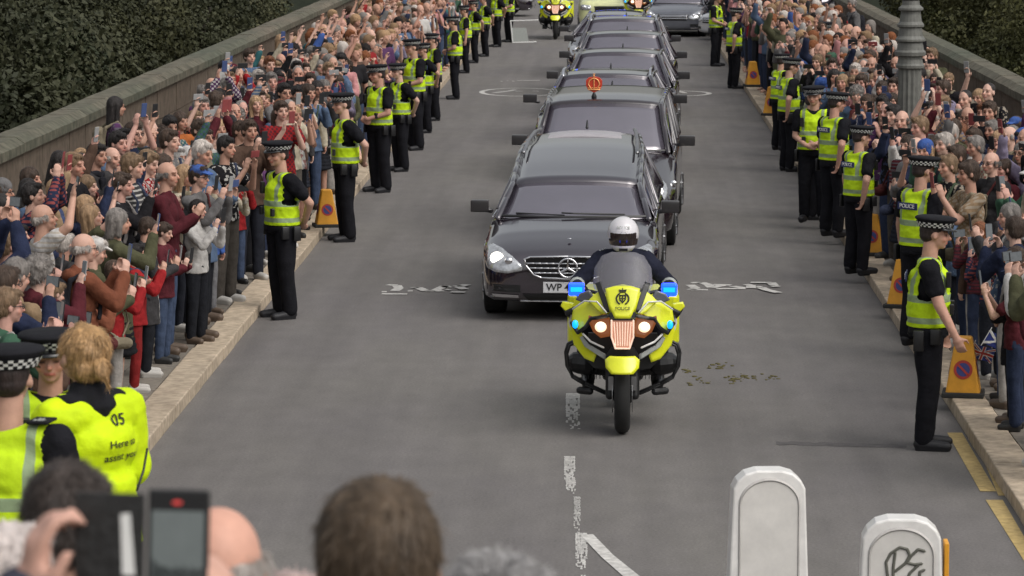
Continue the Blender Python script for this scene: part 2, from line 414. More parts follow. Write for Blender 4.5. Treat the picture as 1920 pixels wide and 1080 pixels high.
def lib_top(sex, pose, style, infl=.012):
    key = ('top', sex, pose, style)
    if key in LIB: return LIB[key]
    g = G(); sw, lw, k = body_dims(sex); i = infl+(.010 if style in ('jacket','coat','hoodie') else 0)
    g.cap((-sw+.045,0,1.40), (sw-.045,0,1.40), .068+i, .068+i, n=14)
    g.ell((0,0,1.27), (.160*k+i,.112+i,.175)); g.ell((0,.005,1.08), (.145*k+i,.108+i,.17))
    hem = dict(tee=.90, jacket=.84, hoodie=.86, coat=.62, shirt=.90).get(style, .9)
    g.etube(hem-.03, 1.12, .172+i, .126+i, .148*k+i, .112+i)
    if style in ('hoodie','jacket','coat'): g.cap((0,-.03,1.43), (0,-.02,1.475), .075, .070)
    if style == 'hoodie': g.ell((0,-.095,1.44), (.10,.055,.06))
    if style == 'shirt': g.cap((0,0,1.42), (0,.005,1.475), .068, .062)
    def A(g, S0, E, T, sd, nrm, dr, k):
        if style == 'tee':
            g.cap(S0, S0.lerp(E,.62), .060*k+i, .056*k+i)
        else:
            g.cap(S0, E, .056*k+i, .048*k+i); g.cap(E, E.lerp(T,.97), .048*k+i, .032+i*.9)
    arms(g, pose, sex, A)
    me = remesh(g, .011, 3, .5, 'top_mesh'); wrinkle(me, .013, 10, (1,1,.75)); LIB[key] = me; return me
def lib_legs(sex, style):
    key = ('legs', sex, style)
    if key in LIB: return LIB[key]
    g = G(); lw = body_dims(sex)[1]
    g.ell((0,-.005,.94), (.176,.128,.12))
    if style == 'skirt':
        for j in range(9):
            t = j/8; g.ell((0,0,.92-.42*t), (.165+.06*t,.120+.07*t,.05), 20, 8)
    else:
        w_ = dict(trousers=1.10, jeans=1.0, slim=.93, shorts=1.05)[style]
        for s in (-1,1):
            g.cap((s*.085,0,.90), (s*.10,.01,.50), .098*lw*w_, .072*lw*w_)
            if style != 'shorts': g.cap((s*.10,.01,.50), (s*.106,-.02,.085), .070*lw*w_, .062*w_)
    me = remesh(g, .013, 3, .5, 'legwear'); wrinkle(me, .007, 8, (1,1,.5)); LIB[key] = me; return me
def lib_shoe(s, boot=False):
    key = ('shoe', s, boot)
    if key in LIB: return LIB[key]
    g = G(); g.cap((s*.105,-.045,.05), (s*.125,.135,.036), .047, .038, n=12); g.cap((s*.105,-.03,.05), (s*.105,-.03,.10+.05*boot), .046, .044)
    g.cap((s*.108,-.045,.012),(s*.123,.128,.012),.036,.034,n=12)
    me = remesh(g, .008, 4); LIB[key] = me; return me
HAIRS = ['short','buzz','balding','bob','long','ponytail','bun','curly','fringe']
def lib_hair(style):
    key = ('hair', style)
    if key in LIB: return LIB[key]
    g = G(); am, fr, st = .004, 30, (1,1,.35)
    def E(c, r): g.ell(c, r, 20, 14)
    def base(a=0): E((0,-.023,.036), (.082+a,.096+a,.090+a)); E((0,-.045,-.012), (.074+a,.066+a,.070+a))
    if style == 'buzz': E((0,-.020,.030), (.0775,.092,.089)); E((0,-.045,-.010), (.068,.062,.062)); am = .001
    elif style == 'balding':
        for s in (-1,1): g.cap((s*.062,.010,.010), (s*.045,-.072,-.005), .022, .028)
        g.cap((-.04,-.076,-.010), (.04,-.076,-.010), .027, .027)
    else: base(dict(curly=.018, short=.004, fringe=.006).get(style, .007))
    if style == 'curly': am, fr, st = .016, 28, (1,1,1); E((0,-.02,.05), (.1,.11,.085))
    if style == 'fringe': E((0,.045,.072), (.062,.046,.034)); am = .006
    if style == 'short': E((.01,.040,.090), (.055,.045,.028)); am = .005
    if style in ('bob','long'):
        b = -.12 if style == 'bob' else -.27
        for s in (-1,1): g.cap((s*.062,-.012,.03), (s*.070,-.02,b+.02), .034, .028)
        g.cap((0,-.065,.03), (0,-.075,b), .060, .045, wide=(1,0,0), wf=1.35)
    if style == 'ponytail': E((0,-.125,.045), (.028,.028,.028)); g.cap((0,-.145,.04), (0,-.135,-.13), .026, .012)
    if style == 'bun': E((0,-.115,.085), (.040,.038,.038))
    me = remesh(g, .0075, 3, .5, 'hair_mesh'); wrinkle(me, am, fr, st)
    LIB[key] = me
    if style not in ('buzz',): LIB[key] = add_strands(me, style); LIB[('plainhair', style)] = me
    return LIB[key]
def add_strands(me, style):
    st = strands(style, 2600 if style != 'long' else 3600, .034, .0016, 3, .16 if style != 'curly' else .5, .0 if style != 'curly' else .5, .22, me=me)
    bm = bmesh.new(); bm.from_mesh(me); bm.from_mesh(st); out = bpy.data.meshes.new('hair_mesh'); bm.to_mesh(out); bm.free(); return out
def strands(style, n, ln, wd, seed, lift=.25, curl=0.0, jit=.25, me=None):
    if me is None:
        lib_hair(style); me = LIB.get(('plainhair', style), LIB[('hair', style)])
    r = np.random.RandomState(seed); a = coords(me)
    me.calc_loop_triangles(); T = np.array([t.vertices[:] for t in me.loop_triangles]); A = a[T]
    ar = np.linalg.norm(np.cross(A[:,1]-A[:,0], A[:,2]-A[:,0]), axis=1); N = np.cross(A[:,1]-A[:,0], A[:,2]-A[:,0])/ar[:,None]
    k = r.choice(len(T), n, p=ar/ar.sum()); u, v = r.rand(n,1), r.rand(n,1); f = (u+v) > 1; u = np.where(f,1-u,u); v = np.where(f,1-v,v)
    p = A[k,0]+u*(A[k,1]-A[k,0])+v*(A[k,2]-A[k,0]); nn = N[k]
    keep = ~((p[:,1] > .02)&(p[:,2] < .06)); p = p[keep]; nn = nn[keep]; n = len(p)
    wh = np.array([.01,-.06,.125]); d = p-wh; d -= nn*(d*nn).sum(1)[:,None]; d /= np.linalg.norm(d,axis=1)[:,None]+1e-6
    d = d+r.normal(size=(n,3))*(jit+curl); d = d+nn*lift; d[:,2] -= .15; d /= np.linalg.norm(d,axis=1)[:,None]
    L_ = ln*r.uniform(.5,1.2,(n,1)); s = np.cross(d,nn); s /= np.linalg.norm(s,axis=1)[:,None]+1e-6; s *= wd
    p0 = p-nn*.004; m = p0+d*L_*.5+nn*L_*.10; e = p0+d*L_-np.array([0,0,1])*L_*.12+r.normal(size=(n,3))*curl*.01
    q = np.stack([p0-s,p0+s,m+s*.8,m-s*.8,e],1).reshape(-1,3); i = np.arange(n)*5
    me2 = bpy.data.meshes.new('strands'); me2.from_pydata(q.tolist(), [], np.stack([i,i+1,i+2,i+3],1).tolist()+np.stack([i+3,i+2,i+4],1).tolist()); return me2
def lib_hat(style):
    key = ('hat', style)
    if key in LIB: return LIB[key]
    g = G()
    if style == 'beanie': g.ell((0,-.018,.050), (.089,.106,.092), 20, 14); g.cap((0,-.018,.02), (0,-.018,.035), .098, .098, wide=(1,0,0), wf=.93, n=20)
    if style == 'cap': g.ell((0,-.012,.058), (.086,.104,.072), 20, 14); g.cap((0,.075,.052), (0,.135,.040), .016, .012, wide=(1,0,0), wf=4.2)
    if style == 'hood': g.ell((0,-.035,.020), (.100,.115,.122), 20, 14); g.cap((0,-.06,-.10), (0,-.03,.0), .09, .095)
    me = remesh(g, .0085, 3, .5, 'hat_mesh'); wrinkle(me, .003, 25); LIB[key] = me; return me
def lib_extra(k):
    if ('x',k) in LIB: return LIB[('x',k)]
    g = G()
    if k == 'glasses':
        for s in (-1,1):
            g.tube([(s*.032+.021*math.cos(R(a)),.094,.002+.016*math.sin(R(a))) for a in range(0,361,40)], .0028, 6); g.tube([(s*.053,.092,.004),(s*.078,.0,.004)], .0028, 6)
        me = g.mesh('glasses')
    if k == 'backpack':
        g.cap((0,-.19,1.02),(0,-.18,1.36),.085,.075,wide=(1,0,0),wf=1.6,n=14)
        for s in (-1,1): g.tube([(s*.11,-.15,1.10),(s*.12,-.12,1.42),(s*.115,.03,1.49),(s*.12,.135,1.34),(s*.15,.10,1.12)], .018, 8)
        me = wrinkle(remesh(g,.012,3), .008, 12)
    if k == 'strap':
        g.tube([(-.13,-.10,1.45),(-.12,.06,1.47),(-.04,.150,1.28),(.10,.160,1.08),(.20,.07,.94)], .014, 8); g.tube([(-.13,-.10,1.45),(0,-.155,1.25),(.16,-.13,1.02),(.21,-.02,.94)], .014, 8); g.cap((.24,-.05,.86),(.25,.10,.86),.07,.07,n=10)
        me = wrinkle(remesh(g,.010,2), .004, 12)
    if k == 'scarf':
        g.tube([(.075*math.sin(R(a)),-.01+.075*math.cos(R(a)),1.465+.01*math.sin(R(a*3))) for a in range(0,361,30)], .034, 10); g.cap((.03,.12,1.42),(.05,.165,1.20),.03,.03,wide=(1,0,0),wf=1.5)
        me = wrinkle(remesh(g,.010,2), .008, 16)
    LIB[('x',k)] = me; return me
SKINS = [(.52,.30,.22),(.58,.35,.27),(.50,.27,.20),(.60,.38,.30),(.46,.26,.19),(.55,.31,.25)]
HCOL = dict(grey=(.20,.18,.165), white=(.47,.42,.38), blonde=(.36,.23,.13), dark=(.018,.014,.013), brown=(.055,.034,.023), ginger=(.19,.07,.03), fair=(.22,.14,.08))
def person(loc, rz, sc, sex, pose, hair, hcol, top, tcol, legs, lcol, skin, label, hat=None, hatcol=None, cat='person', group=None, shoecol=(.02,.02,.02), vox=.0095, dots=False, tmat=None, extras=None, excol=(.02,.02,.025)):
    o = mesh_obj('person', lib_body(sex, pose, vox), M['skin']); o.location = loc; o.rotation_euler = (0,0,rz); o.scale = (sc*rnd.uniform(.98,1.05), sc, sc)
    o.color = (*skin, 1); tag(o, label, cat, group)
    hm = head_mtx(pose)
    def ch(name, me, m, col, mtx=None):
        c = mesh_obj(name, me, m, o); c.color = (*col, 1)
        if mtx: c.matrix_local = mtx
        return c
    if hair: ch('hair', lib_hair(hair), M['hair'], hcol, hm)
    if hat: ch(dict(beanie='beanie', cap='cap', hood='hood')[hat], lib_hat(hat), M['cloth'], hatcol or tcol, hm)
    ch({'tee':'t_shirt','shirt':'shirt','hoodie':'hoodie','jacket':'jacket','coat':'coat'}[top], lib_top(sex, pose, top), M['cloth'], tcol)
    if tmat:
        tp_ = o.children[-1] if False else [c for c in COL.objects[-1:]][0]; tp_.material_slots[0].link = 'OBJECT'; tp_.material_slots[0].material = M[tmat]
    lm_ = lib_legs(sex, legs)
    if dots: lm_ = lm_.copy(); lm_.materials.clear()
    ch('skirt' if legs == 'skirt' else 'trousers' if legs != 'shorts' else 'shorts', lm_, M['cloth_dots'] if dots else M['cloth'], lcol)
    for s in (-1,1): ch('shoe', lib_shoe(s), M['shoe'], shoecol)
    e_ = extras or ()
    if 'glasses' in e_: ch('glasses', lib_extra('glasses'), M['black'], (0,0,0), hm)
    if 'backpack' in e_: ch('backpack', lib_extra('backpack'), M['cloth'], excol)
    if 'strap' in e_: ch('bag_strap', lib_extra('strap'), M['cloth'], excol)
    if 'scarf' in e_: ch('scarf', lib_extra('scarf'), M['cloth'], excol)
    return o

# ---- police cap: crown, chequered band, peak
def lib_cap():
    if 'pcap' in LIB: return LIB['pcap']
    g = G(); g.lathe([(.098,.0),(.100,.012),(.112,.040),(.136,.062),(.137,.070),(.128,.080),(.10,.088),(.001,.090)], 28)
    crown = g.mesh('cap_crown'); a = coords(crown); a[:,1] *= 1.05; a[:,2] += a[:,1]*.10; setco(crown, a)
    g = G(); n = 40
    for j in range(3):
        for i in range(n):
            t0, t1 = 2*math.pi*i/n, 2*math.pi*(i+1)/n; z0 = .004+.0125*j; r0 = .1008+(.003+.007*j); r1 = r0+.006
            g.add([(r0*math.cos(t0), r0*math.sin(t0), z0), (r0*math.cos(t1), r0*math.sin(t1), z0), (r1*math.cos(t1), r1*math.sin(t1), z0+.0125), (r1*math.cos(t0), r1*math.sin(t0), z0+.0125)], [(0,1,2,3)], (i+j)%2)
    band = g.mesh('dicing'); a = coords(band); a[:,1] *= 1.05; a[:,2] += a[:,1]*.10; setco(band, a)
    g = G(); nn = 14; v = []
    for i in range(nn+1):
        t = R(25)+R(130)*i/nn; c, s_ = math.cos(t), math.sin(t)
        v += [(.100*c,.104*s_,.018), (.122*c,.104*s_+.052*math.sin((t-R(25))/R(130)*math.pi)**.7,-.006)]
    g.add(v, [(2*i,2*i+1,2*i+3,2*i+2) for i in range(nn)]); peak = g.mesh('peak')
    LIB['pcap'] = (crown, band, peak); return LIB['pcap']
def add_cap(o, hm):
    crown, band, peak = lib_cap()
    m = hm @ Matrix.Translation((0,-.012,.052)) @ Matrix.Rotation(R(-4),4,'X')
    c = mesh_obj('cap', crown, M['black_cloth'], o); c.matrix_local = m
    b = mesh_obj('chequered_band', band, [M['black_cloth'], M['white']], c, smooth=False)
    p = mesh_obj('peak', peak, M['black_gloss'], c); 
    if not p.modifiers:
        q = p.modifiers.new('t','SOLIDIFY'); q.thickness = .004
    g = G(); g.ell((0,.118,.050), (.014,.006,.018), 10, 6)
    if 'badge' not in LIB: LIB['badge'] = g.mesh('badge')
    mesh_obj('badge', LIB['badge'], M['steel'], c)
def vest_material():
    m = M['hivis'].copy(); m.name = 'hivis_vest'; n = m.node_tree; b = n.nodes['Principled BSDF']
    src = b.inputs['Base Color'].links[0].from_socket
    tc = n.nodes.new('ShaderNodeTexCoord'); sp = n.nodes.new('ShaderNodeSeparateXYZ'); n.links.new(tc.outputs['Object'], sp.inputs[0])
    def mth(op, a, b_=None):
        q = n.nodes.new('ShaderNodeMath'); q.operation = op
        for i, x in enumerate((a, b_)):
            if x is None: continue
            if isinstance(x, (int, float)): q.inputs[i].default_value = x
            else: n.links.new(x, q.inputs[i])
        return q.outputs[0]
    def band(s, lo, hi): return mth('MULTIPLY', mth('GREATER_THAN', s, lo), mth('LESS_THAN', s, hi))
    ax = mth('ABSOLUTE', sp.outputs[0])
    f = mth('MAXIMUM', band(sp.outputs[2], 1.145, 1.20), band(sp.outputs[2], .985, 1.03))
    f = mth('MAXIMUM', f, mth('MULTIPLY', band(ax, .095, .130), mth('GREATER_THAN', sp.outputs[2], 1.19)))
    mx = n.nodes.new('ShaderNodeMix'); mx.data_type = 'RGBA'; n.links.new(f, mx.inputs[0]); n.links.new(src, mx.inputs[6]); mx.inputs[7].default_value = (.27,.35,.20,1)
    n.links.new(mx.outputs[2], b.inputs['Base Color']); return m
M['vest'] = vest_material()
def lib_vest():
    if 'vest' in LIB: return LIB['vest']
    g = G(); g.cap((-.115,0,1.405), (.115,0,1.405), .088, .088, n=14)
    g.ell((0,0,1.26), (.186,.146,.19)); g.ell((0,0,1.12), (.184,.146,.16))
    g.etube(.925,1.2,.190,.150,.186,.148)
    me = remesh(g, .010, 3, .5, 'vest_mesh'); wrinkle(me, .010, 11)
    # open neck and armholes: delete faces
    bm = bmesh.new(); bm.from_mesh(me)
    dl = [f for f in bm.faces if (lambda c: (c.x**2+(c.y-.01)**2 < .075**2 and c.z > 1.42) or c.z < .945 or (abs(c.x) > .160 and c.z > 1.17+0*c.x and abs(c.y) < .10))(f.calc_center_median())]
    bmesh.ops.delete(bm, geom=dl, context='FACES')
    for _ in range(14): bmesh.ops.smooth_vert(bm, verts=[v for v in bm.verts if v.is_boundary], factor=.5, use_axis_x=True, use_axis_y=True, use_axis_z=True)
    bm.to_mesh(me); bm.free()
    LIB['vest'] = me; return me
def officer(loc, rz, sc, pose, label, sex='m', skin=SKINS[0], hcol=(.03,.02,.018), vest=True, sleeves='tee', cat='police officer', group=None, back=True):
    o = mesh_obj('person', lib_body(sex, pose), M['skin']); o.location = loc; o.rotation_euler = (0,0,rz); o.scale = (sc*1.13,)*2+(sc,)
    o.color = (*skin,1); tag(o, label, cat, group); hm = head_mtx(pose)
    h = mesh_obj('hair', lib_hair('buzz'), M['hair'], o); h.color = (*hcol,1); h.matrix_local = hm
    add_cap(o, hm)
    def ch(n_, me, m):
        c = mesh_obj(n_, me, m, o); c.color = (.012,.012,.015,1); return c
    ch('shirt', lib_top(sex, pose, sleeves), M['cloth']); tr = ch('trousers', lib_legs('m','trousers'), M['cloth'])
    for s in (-1,1): ch('boot', lib_shoe(s, True), M['shoe'])
    if 'belt' not in LIB:
        g = G(); g.lathe([(.183,.90),(.186,.905),(.186,.945),(.183,.95)], 28); me = g.mesh('belt'); a = coords(me); a[:,1] *= .74; setco(me, a); LIB['belt'] = me
        LIB['pouch'] = []; LIB['radio'] = []
        for x, y, w_, z0, z1 in ((.20,.05,.035,.83,.95),(.21,-.06,.045,.78,.94),(-.20,.06,.035,.82,.95),(-.21,-.05,.03,.80,.95)):
            g = G(); g.box(x-w_/2,x+w_/2,y-.035,y+.035,z0,z1); LIB['pouch'].append(bake(g.mesh('pouch'), [('BEVEL', dict(width=.008, segments=2))]))
        for bx in ((-.155,-.11,.138,.168,1.05,1.13),(.075,.120,.140,.170,1.05,1.13),(.10,.145,.115,.150,1.26,1.38)):
            g = G(); g.box(*bx); LIB['radio'].append(bake(g.mesh('kit'), [('BEVEL', dict(width=.006, segments=2))]))
        g = G(); g.box(-.11,.11,-.158,-.150,1.30,1.365); LIB['backpatch'] = g.mesh('back_patch')
        LIB['police_txt'] = text_mesh('POLICE', .052)
        g = G()
        for s in (-1,1): g.box(s*.15-.03,s*.15+.03,-.04,.05,1.478,1.486)
        LIB['epaul'] = g.mesh('epaulette')
    ch('belt', LIB['belt'], M['black_cloth']); [ch('belt_pouch', q, M['black']) for q in LIB['pouch']]
    if vest:
        v = mesh_obj('vest', lib_vest(), M['vest'], o)
        if not v.modifiers:
            q = v.modifiers.new('t','SOLIDIFY'); q.thickness = .008; q.offset = -1
        for q, nm in zip(LIB['radio'], ('vest_pouch','vest_pouch','radio')): mesh_obj(nm, q, M['black'], v, smooth=False)
        if not back: return o
        bp = mesh_obj('back_patch', LIB['backpatch'], M['patchblue'], v, smooth=False)
        tx = mesh_obj('lettering', LIB['police_txt'], M['white'], v, smooth=False)
        tx.matrix_local = Matrix.Translation((0,-.162,1.332)) @ Matrix.Rotation(R(90),4,'X')
    return o
# ---- phone
def lib_phone():
    if 'phone' in LIB: return LIB['phone']
    g = G(); g.box(-.037,.037,-.0045,.0045,-.075,.075); b = bake(g.mesh('phone_body'), [('BEVEL', dict(width=.004, segments=2))])
    g = G(); g.box(-.034,.034,-.0062,-.0046,-.068,.068); s = g.mesh('screen'); LIB['phone'] = (b, s); return LIB['phone']
M['screen'] = mat('phone_screen', (.05,.055,.06), rough=.12, var=.5, scale=25, emit=(.30,.32,.33), es=.25)
def phone(o, at, label, landscape=False, col=(.015,.015,.017), sc=1.0):
    b, s = lib_phone()
    mw = o.matrix_basis
    m = Matrix.Translation(mw @ Vector(at)) @ Matrix.Rotation(o.rotation_euler.z,4,'Z') @ Matrix.Rotation(R(-8),4,'X')
    if landscape: m = m @ Matrix.Rotation(R(90),4,'Y')
    p = empty('smartphone'); p.matrix_basis = m @ Matrix.Scale(sc,4); tag(p, label, 'phone', 'phones held up by the crowd')
    c = mesh_obj('case', b, M['shoe'], p, smooth=False); c.color = (*col,1); mesh_obj('screen', s, M['screen'], p, smooth=False)
    return p
PH_AT = {'phone2':(0,.40,1.60), 'phone_low':(0,.39,1.37), 'high_r':(.16,.30,1.97), 'high2':(0,.31,1.98), 'one':(.04,.38,1.65)}

# ------------------------------------------------------------------ setting
KL, KR, WL, WR = -3.71, 2.99, -7.55, 6.55
def groundmat(name, c1, c2, fine=60, streak=True, rough=.85, dark=.8):
    m = bpy.data.materials.new(name); m.use_nodes = True; n = m.node_tree; b = n.nodes['Principled BSDF']; L = n.links.new
    b.inputs['Roughness'].default_value = rough; b.inputs['Specular IOR Level'].default_value = .25
    tc = n.nodes.new('ShaderNodeTexCoord')
    def nz(sc, st=(1,1,1), det=6):
        mp = n.nodes.new('ShaderNodeMapping'); mp.inputs['Scale'].default_value = st; L(tc.outputs['Object'], mp.inputs[0])
        q = n.nodes.new('ShaderNodeTexNoise'); q.inputs['Scale'].default_value = sc; q.inputs['Detail'].default_value = det; q.inputs['Roughness'].default_value = .6; L(mp.outputs[0], q.inputs[0]); return q.outputs[0]
    def mixc(f, a, b_, lo=.35, hi=.65):
        cr = n.nodes.new('ShaderNodeMapRange'); cr.inputs[1].default_value = lo; cr.inputs[2].default_value = hi; L(f, cr.inputs[0])
        x = n.nodes.new('ShaderNodeMix'); x.data_type = 'RGBA'; L(cr.outputs[0], x.inputs[0])
        for i, s in ((6,a),(7,b_)):
            if isinstance(s, tuple): x.inputs[i].default_value = (*s,1)
            else: L(s, x.inputs[i])
        return x.outputs[2]
    def mul(a, f, lo, hi):
        mr = n.nodes.new('ShaderNodeMapRange'); mr.inputs[1].default_value = .3; mr.inputs[2].default_value = .7; mr.inputs[3].default_value = lo; mr.inputs[4].default_value = hi; L(f, mr.inputs[0])
        v = n.nodes.new('ShaderNodeVectorMath'); v.operation = 'SCALE'; L(a, v.inputs[0]); L(mr.outputs[0], v.inputs['Scale']); return v.outputs[0]
    c = mixc(nz(.35, (1,.35,1)), c1, c2)
    if streak: c = mul(c, nz(1.2, (2.2,.10,1), 3), .89, 1.09)
    c = mul(c, nz(3.5, (1,.5,1)), .90, 1.08); c = mul(c, nz(fine), dark, 2-dark)
    L(c, b.inputs['Base Color'])
    bp = n.nodes.new('ShaderNodeBump'); bp.inputs['Strength'].default_value = .3; bp.inputs['Distance'].default_value = .01; L(nz(fine*1.5), bp.inputs['Height']); L(bp.outputs[0], b.inputs['Normal'])
    return m
M['tarmac'] = groundmat('tarmac', (.150,.140,.138), (.170,.160,.148), 45)
M['pave'] = groundmat('pavement', (.150,.132,.112), (.20,.175,.145), 14, dark=.75)
M['kerb'] = groundmat('kerb_stone', (.50,.405,.30), (.39,.32,.24), 10, streak=False, dark=.7)
M['earth'] = groundmat('earth', (.012,.016,.009), (.02,.024,.014), 3, streak=False)
M['yellowline'] = groundmat('yellow_line', (.50,.36,.14), (.38,.29,.14), 14, streak=False, dark=.75)
M['roadpaint'] = groundmat('road_paint', (.62,.60,.57), (.42,.41,.39), 16, streak=False, dark=.70)
def sheet(name, x0, x1, y0, y1, z, m, kind='structure'):
    g = G(); g.add([(x0,y0,z),(x1,y0,z),(x1,y1,z),(x0,y1,z)], [(0,1,2,3)]); o = g.obj(name, m); return tag(o, kind=kind)
sheet('ground', -400, 400, -60, 700, -9, M['earth'])
g = G(); g.add([(-60,10,-8.9),(-14,14,-8.9),(-14,240,-8.9),(-60,240,2),(-160,240,14),(-160,10,6)], [(0,1,2,3),(0,3,4,5)]); tag(g.obj('hillside', M['earth']), kind='structure')
g = G(); g.add([(60,10,-8.9),(12,14,-8.9),(12,240,-8.9),(60,240,2),(160,240,14),(160,10,6)], [(0,3,2,1),(0,5,4,3)]); tag(g.obj('hillside', M['earth']), kind='structure')
g = G(); g.add([(-200,300,-9),(200,300,-9),(200,340,14),(-200,340,14)], [(0,1,2,3)]); tag(g.obj('hill', M['earth']), kind='structure')
g = G(); g.box(WL-.5, WR+.5, -20, 260, -3, -.13); tag(g.obj('bridge_deck', M['pave']), kind='structure')
sheet('road', KL, KR, -20, 260, 0, M['tarmac'])
def kerb(name, x0, x1):
    g = G(); y = -12.0
    while y < 200:
        L_ = .92; jx = rnd.uniform(-.006,.006); g.box(x0+jx, x1+jx, y, y+L_-.012, -.12, .115+rnd.uniform(-.004,.004)); y += L_
    o = g.obj(name, M['kerb'], bevel=.012); return tag(o, kind='structure')
kerb('kerb', KL-.30, KL); kerb('kerb', KR, KR+.30)
g = G()
def slabs(x0, x1, sx, sy):
    g = G(); y = -12
    while y < 150:
        x = x0; off = rnd.uniform(0, .3)
        while x < x1-.02:
            xe = min(x+sx, x1); g.box(x+.004, xe-.004, y, y+sy-.01, -.05, .105+rnd.uniform(-.003,.003)); x = xe
        y += sy
    return g
tag(slabs(WL+.001, KL-.305, .62, .9).obj('pavement', M['pave']), kind='structure')
tag(slabs(KR+.305, WR-.001, .62, .9).obj('pavement', M['pave']), kind='structure')
# parapets: coursed sandstone with mossy coping
M['stone'] = groundmat('sandstone', (.118,.090,.068), (.150,.118,.090), 5, streak=False, dark=.7)
M['coping'] = groundmat('mossy_coping', (.145,.122,.092), (.088,.094,.068), 6, streak=False, dark=.55)
def parapet(x0, x1, label):
    root = empty('stone_parapet', ((x0+x1)/2, 60, 0)); tag(root, label, 'wall')
    g = G(); y = -12-60
    zc = -3.0; r = 0
    while zc < 1.12:
        h = .30 if zc+.6 < 1.12 else 1.12-zc; yy = y-(r%2)*.35
        while yy < 75:
            l = rnd.uniform(.55,.95); d = rnd.uniform(0,.012); w2 = (x1-x0)/2-.03
            g.box(-w2-d, w2+d, yy, yy+l-.012, zc, zc+h-.012); yy += l
        zc += h; r += 1
    g.box(-(x1-x0)/2+.05, (x1-x0)/2-.05, y, 75, -3, 1.11)
    g.obj('wall', M['stone'], root)
    g = G(); yy = y
    while yy < 75:
        l = rnd.uniform(.9,1.3); h = rnd.uniform(-.006,.006); X = (x1-x0)/2+.05
        v = [(-X,0,1.12),(X,0,1.12),(X,0,1.24+h),(X*.55,0,1.32+h),(-X*.55,0,1.32+h),(-X,0,1.24+h)]
        g.add([(a,yy,c) for a,b,c in v]+[(a,yy+l-.01,c) for a,b,c in v], [tuple(range(6)), tuple(range(6,12))[::-1]]+[(i,6+i,6+(i+1)%6,(i+1)%6) for i in range(6)]); yy += l
    g.obj('coping', M['coping'], root)
parapet(WL-.45, WL, 'brown sandstone parapet with mossy coping behind the left-hand crowd')
parapet(WR, WR+.45, 'brown sandstone parapet with mossy coping behind the right-hand crowd')

# markings -------------------------------------------------------------
def worn(poly, z=.004): return [(p[0], p[1], z) for p in poly]
def stroke(g, pts, wd):
    "marking strokes traced on the road as ground quads"
    for a, b in zip(pts, pts[1:]):
        A, B = P(*a), P(*b); d = (B-A).normalized(); s = Vector((-d.y, d.x, 0)); w_ = wd/2
        # strokes are elongated along the road
        s = Vector((s.x, s.y*1.0, 0))*w_
        n0 = len(g.v); g.add([tuple(A+s+Vector((0,0,.004))), tuple(A-s+Vector((0,0,.004))), tuple(B-s+Vector((0,0,.004))), tuple(B+s+Vector((0,0,.004)))], [(0,1,2,3)])
def marking(name, lines, wd, m='roadpaint', cuts=None):
    g = G()
    for k, l in enumerate(lines):
        gg = G(); stroke(gg, l, wd)
        g.add([(x,y,z+.0012*k) for x,y,z in gg.v], gg.f)
    tag(g.obj(name, M[m]), kind='structure')
def mz(x, y): return (700+x/9.6, 510+y/9.6)
marking('road_lettering', [[mz(150,360),mz(240,360)],[mz(250,235),mz(420,245),mz(460,300),mz(380,345)],[mz(150,402),mz(610,405)],[mz(620,350),mz(710,350)],
   [mz(720,300),mz(800,290),mz(940,350),mz(1100,350),mz(1290,262),mz(1340,290)],[mz(1110,355),mz(1270,352)],[mz(1310,335),mz(1390,330)],[mz(1690,240),mz(1560,275),mz(1480,262)],[mz(1540,285),mz(1640,330)],[mz(1400,378),mz(1650,385)]], .11)
def mr_(x, y): return (1270+x/9.6, 510+y/9.6)
marking('road_lettering', [[mr_(230,235),mr_(340,300),mr_(240,325),mr_(550,325)],[mr_(250,200),mr_(430,195),mr_(560,235),mr_(620,290)],[mr_(640,235),mr_(970,245)],[mr_(620,292),mr_(850,240)],[mr_(700,312),mr_(1230,312)],
   [mr_(990,270),mr_(1220,305)],[mr_(1220,240),mr_(1320,250),mr_(1330,305)],[mr_(1420,280),mr_(1520,285)],[mr_(1510,300),mr_(1620,345),mr_(1820,390)],[mr_(1320,205),mr_(1690,212),mr_(1740,260)],[mr_(1720,270),mr_(1800,285)]], .11)
def ellip(cx, cy, rx, ry, a0=0, a1=360, n=40): return [(cx+rx*math.cos(R(a0+(a1-a0)*i/n)), cy+ry*math.sin(R(a0+(a1-a0)*i/n))) for i in range(n+1)]
marking('speed_roundel', [ellip(975,173,72,7.5), [(925,174.5),(955,171),(966,168.5)], [(966,171.6),(980,171.6)], [(998,171.5),(1010,171.5)], [(938,153),(942,153)], [(950,152),(953,152)], [(960,153),(965,153)], [(970,152),(1012,151.5)]], .12)
marking('speed_roundel', [ellip(1262,175.5,68,5), [(1270,170),(1285,175)]], .12)
g = G(); k = 0
rr = random.Random(3)
def dash(x, y0, y1, wpx, wear):
    "worn centre line: flakes of paint"
    y = y0
    while y < y1:
        yy = min(y+2.2, y1); t = (y-y0)/(y1-y0)
        for c in range(7):
            if noise.noise(Vector((x+c*1.1, y*.16, 3)))*.8+.5+rr.uniform(-.12,.12) > wear*t*1.0:
                xa = x-wpx/2+c*wpx/7; a, b, c_, d = P(xa,y), P(xa+wpx/7+.2,y), P(xa+wpx/7+.2,yy+.2), P(xa,yy+.2)
                g.add([(q.x+rr.uniform(-.004,.004),q.y,.004) for q in (a,b,c_,d)], [(0,1,2,3)])
        y = yy
dash(1074,738,805,26,.75); dash(1068,856,900,20,.5); dash(1070,900,930,18,1.0); dash(1082,932,1010,12,.95); dash(1090,1000,1085,22,.8)
tag(g.obj('centre_line', M['roadpaint']), kind='structure')
g = G(); 
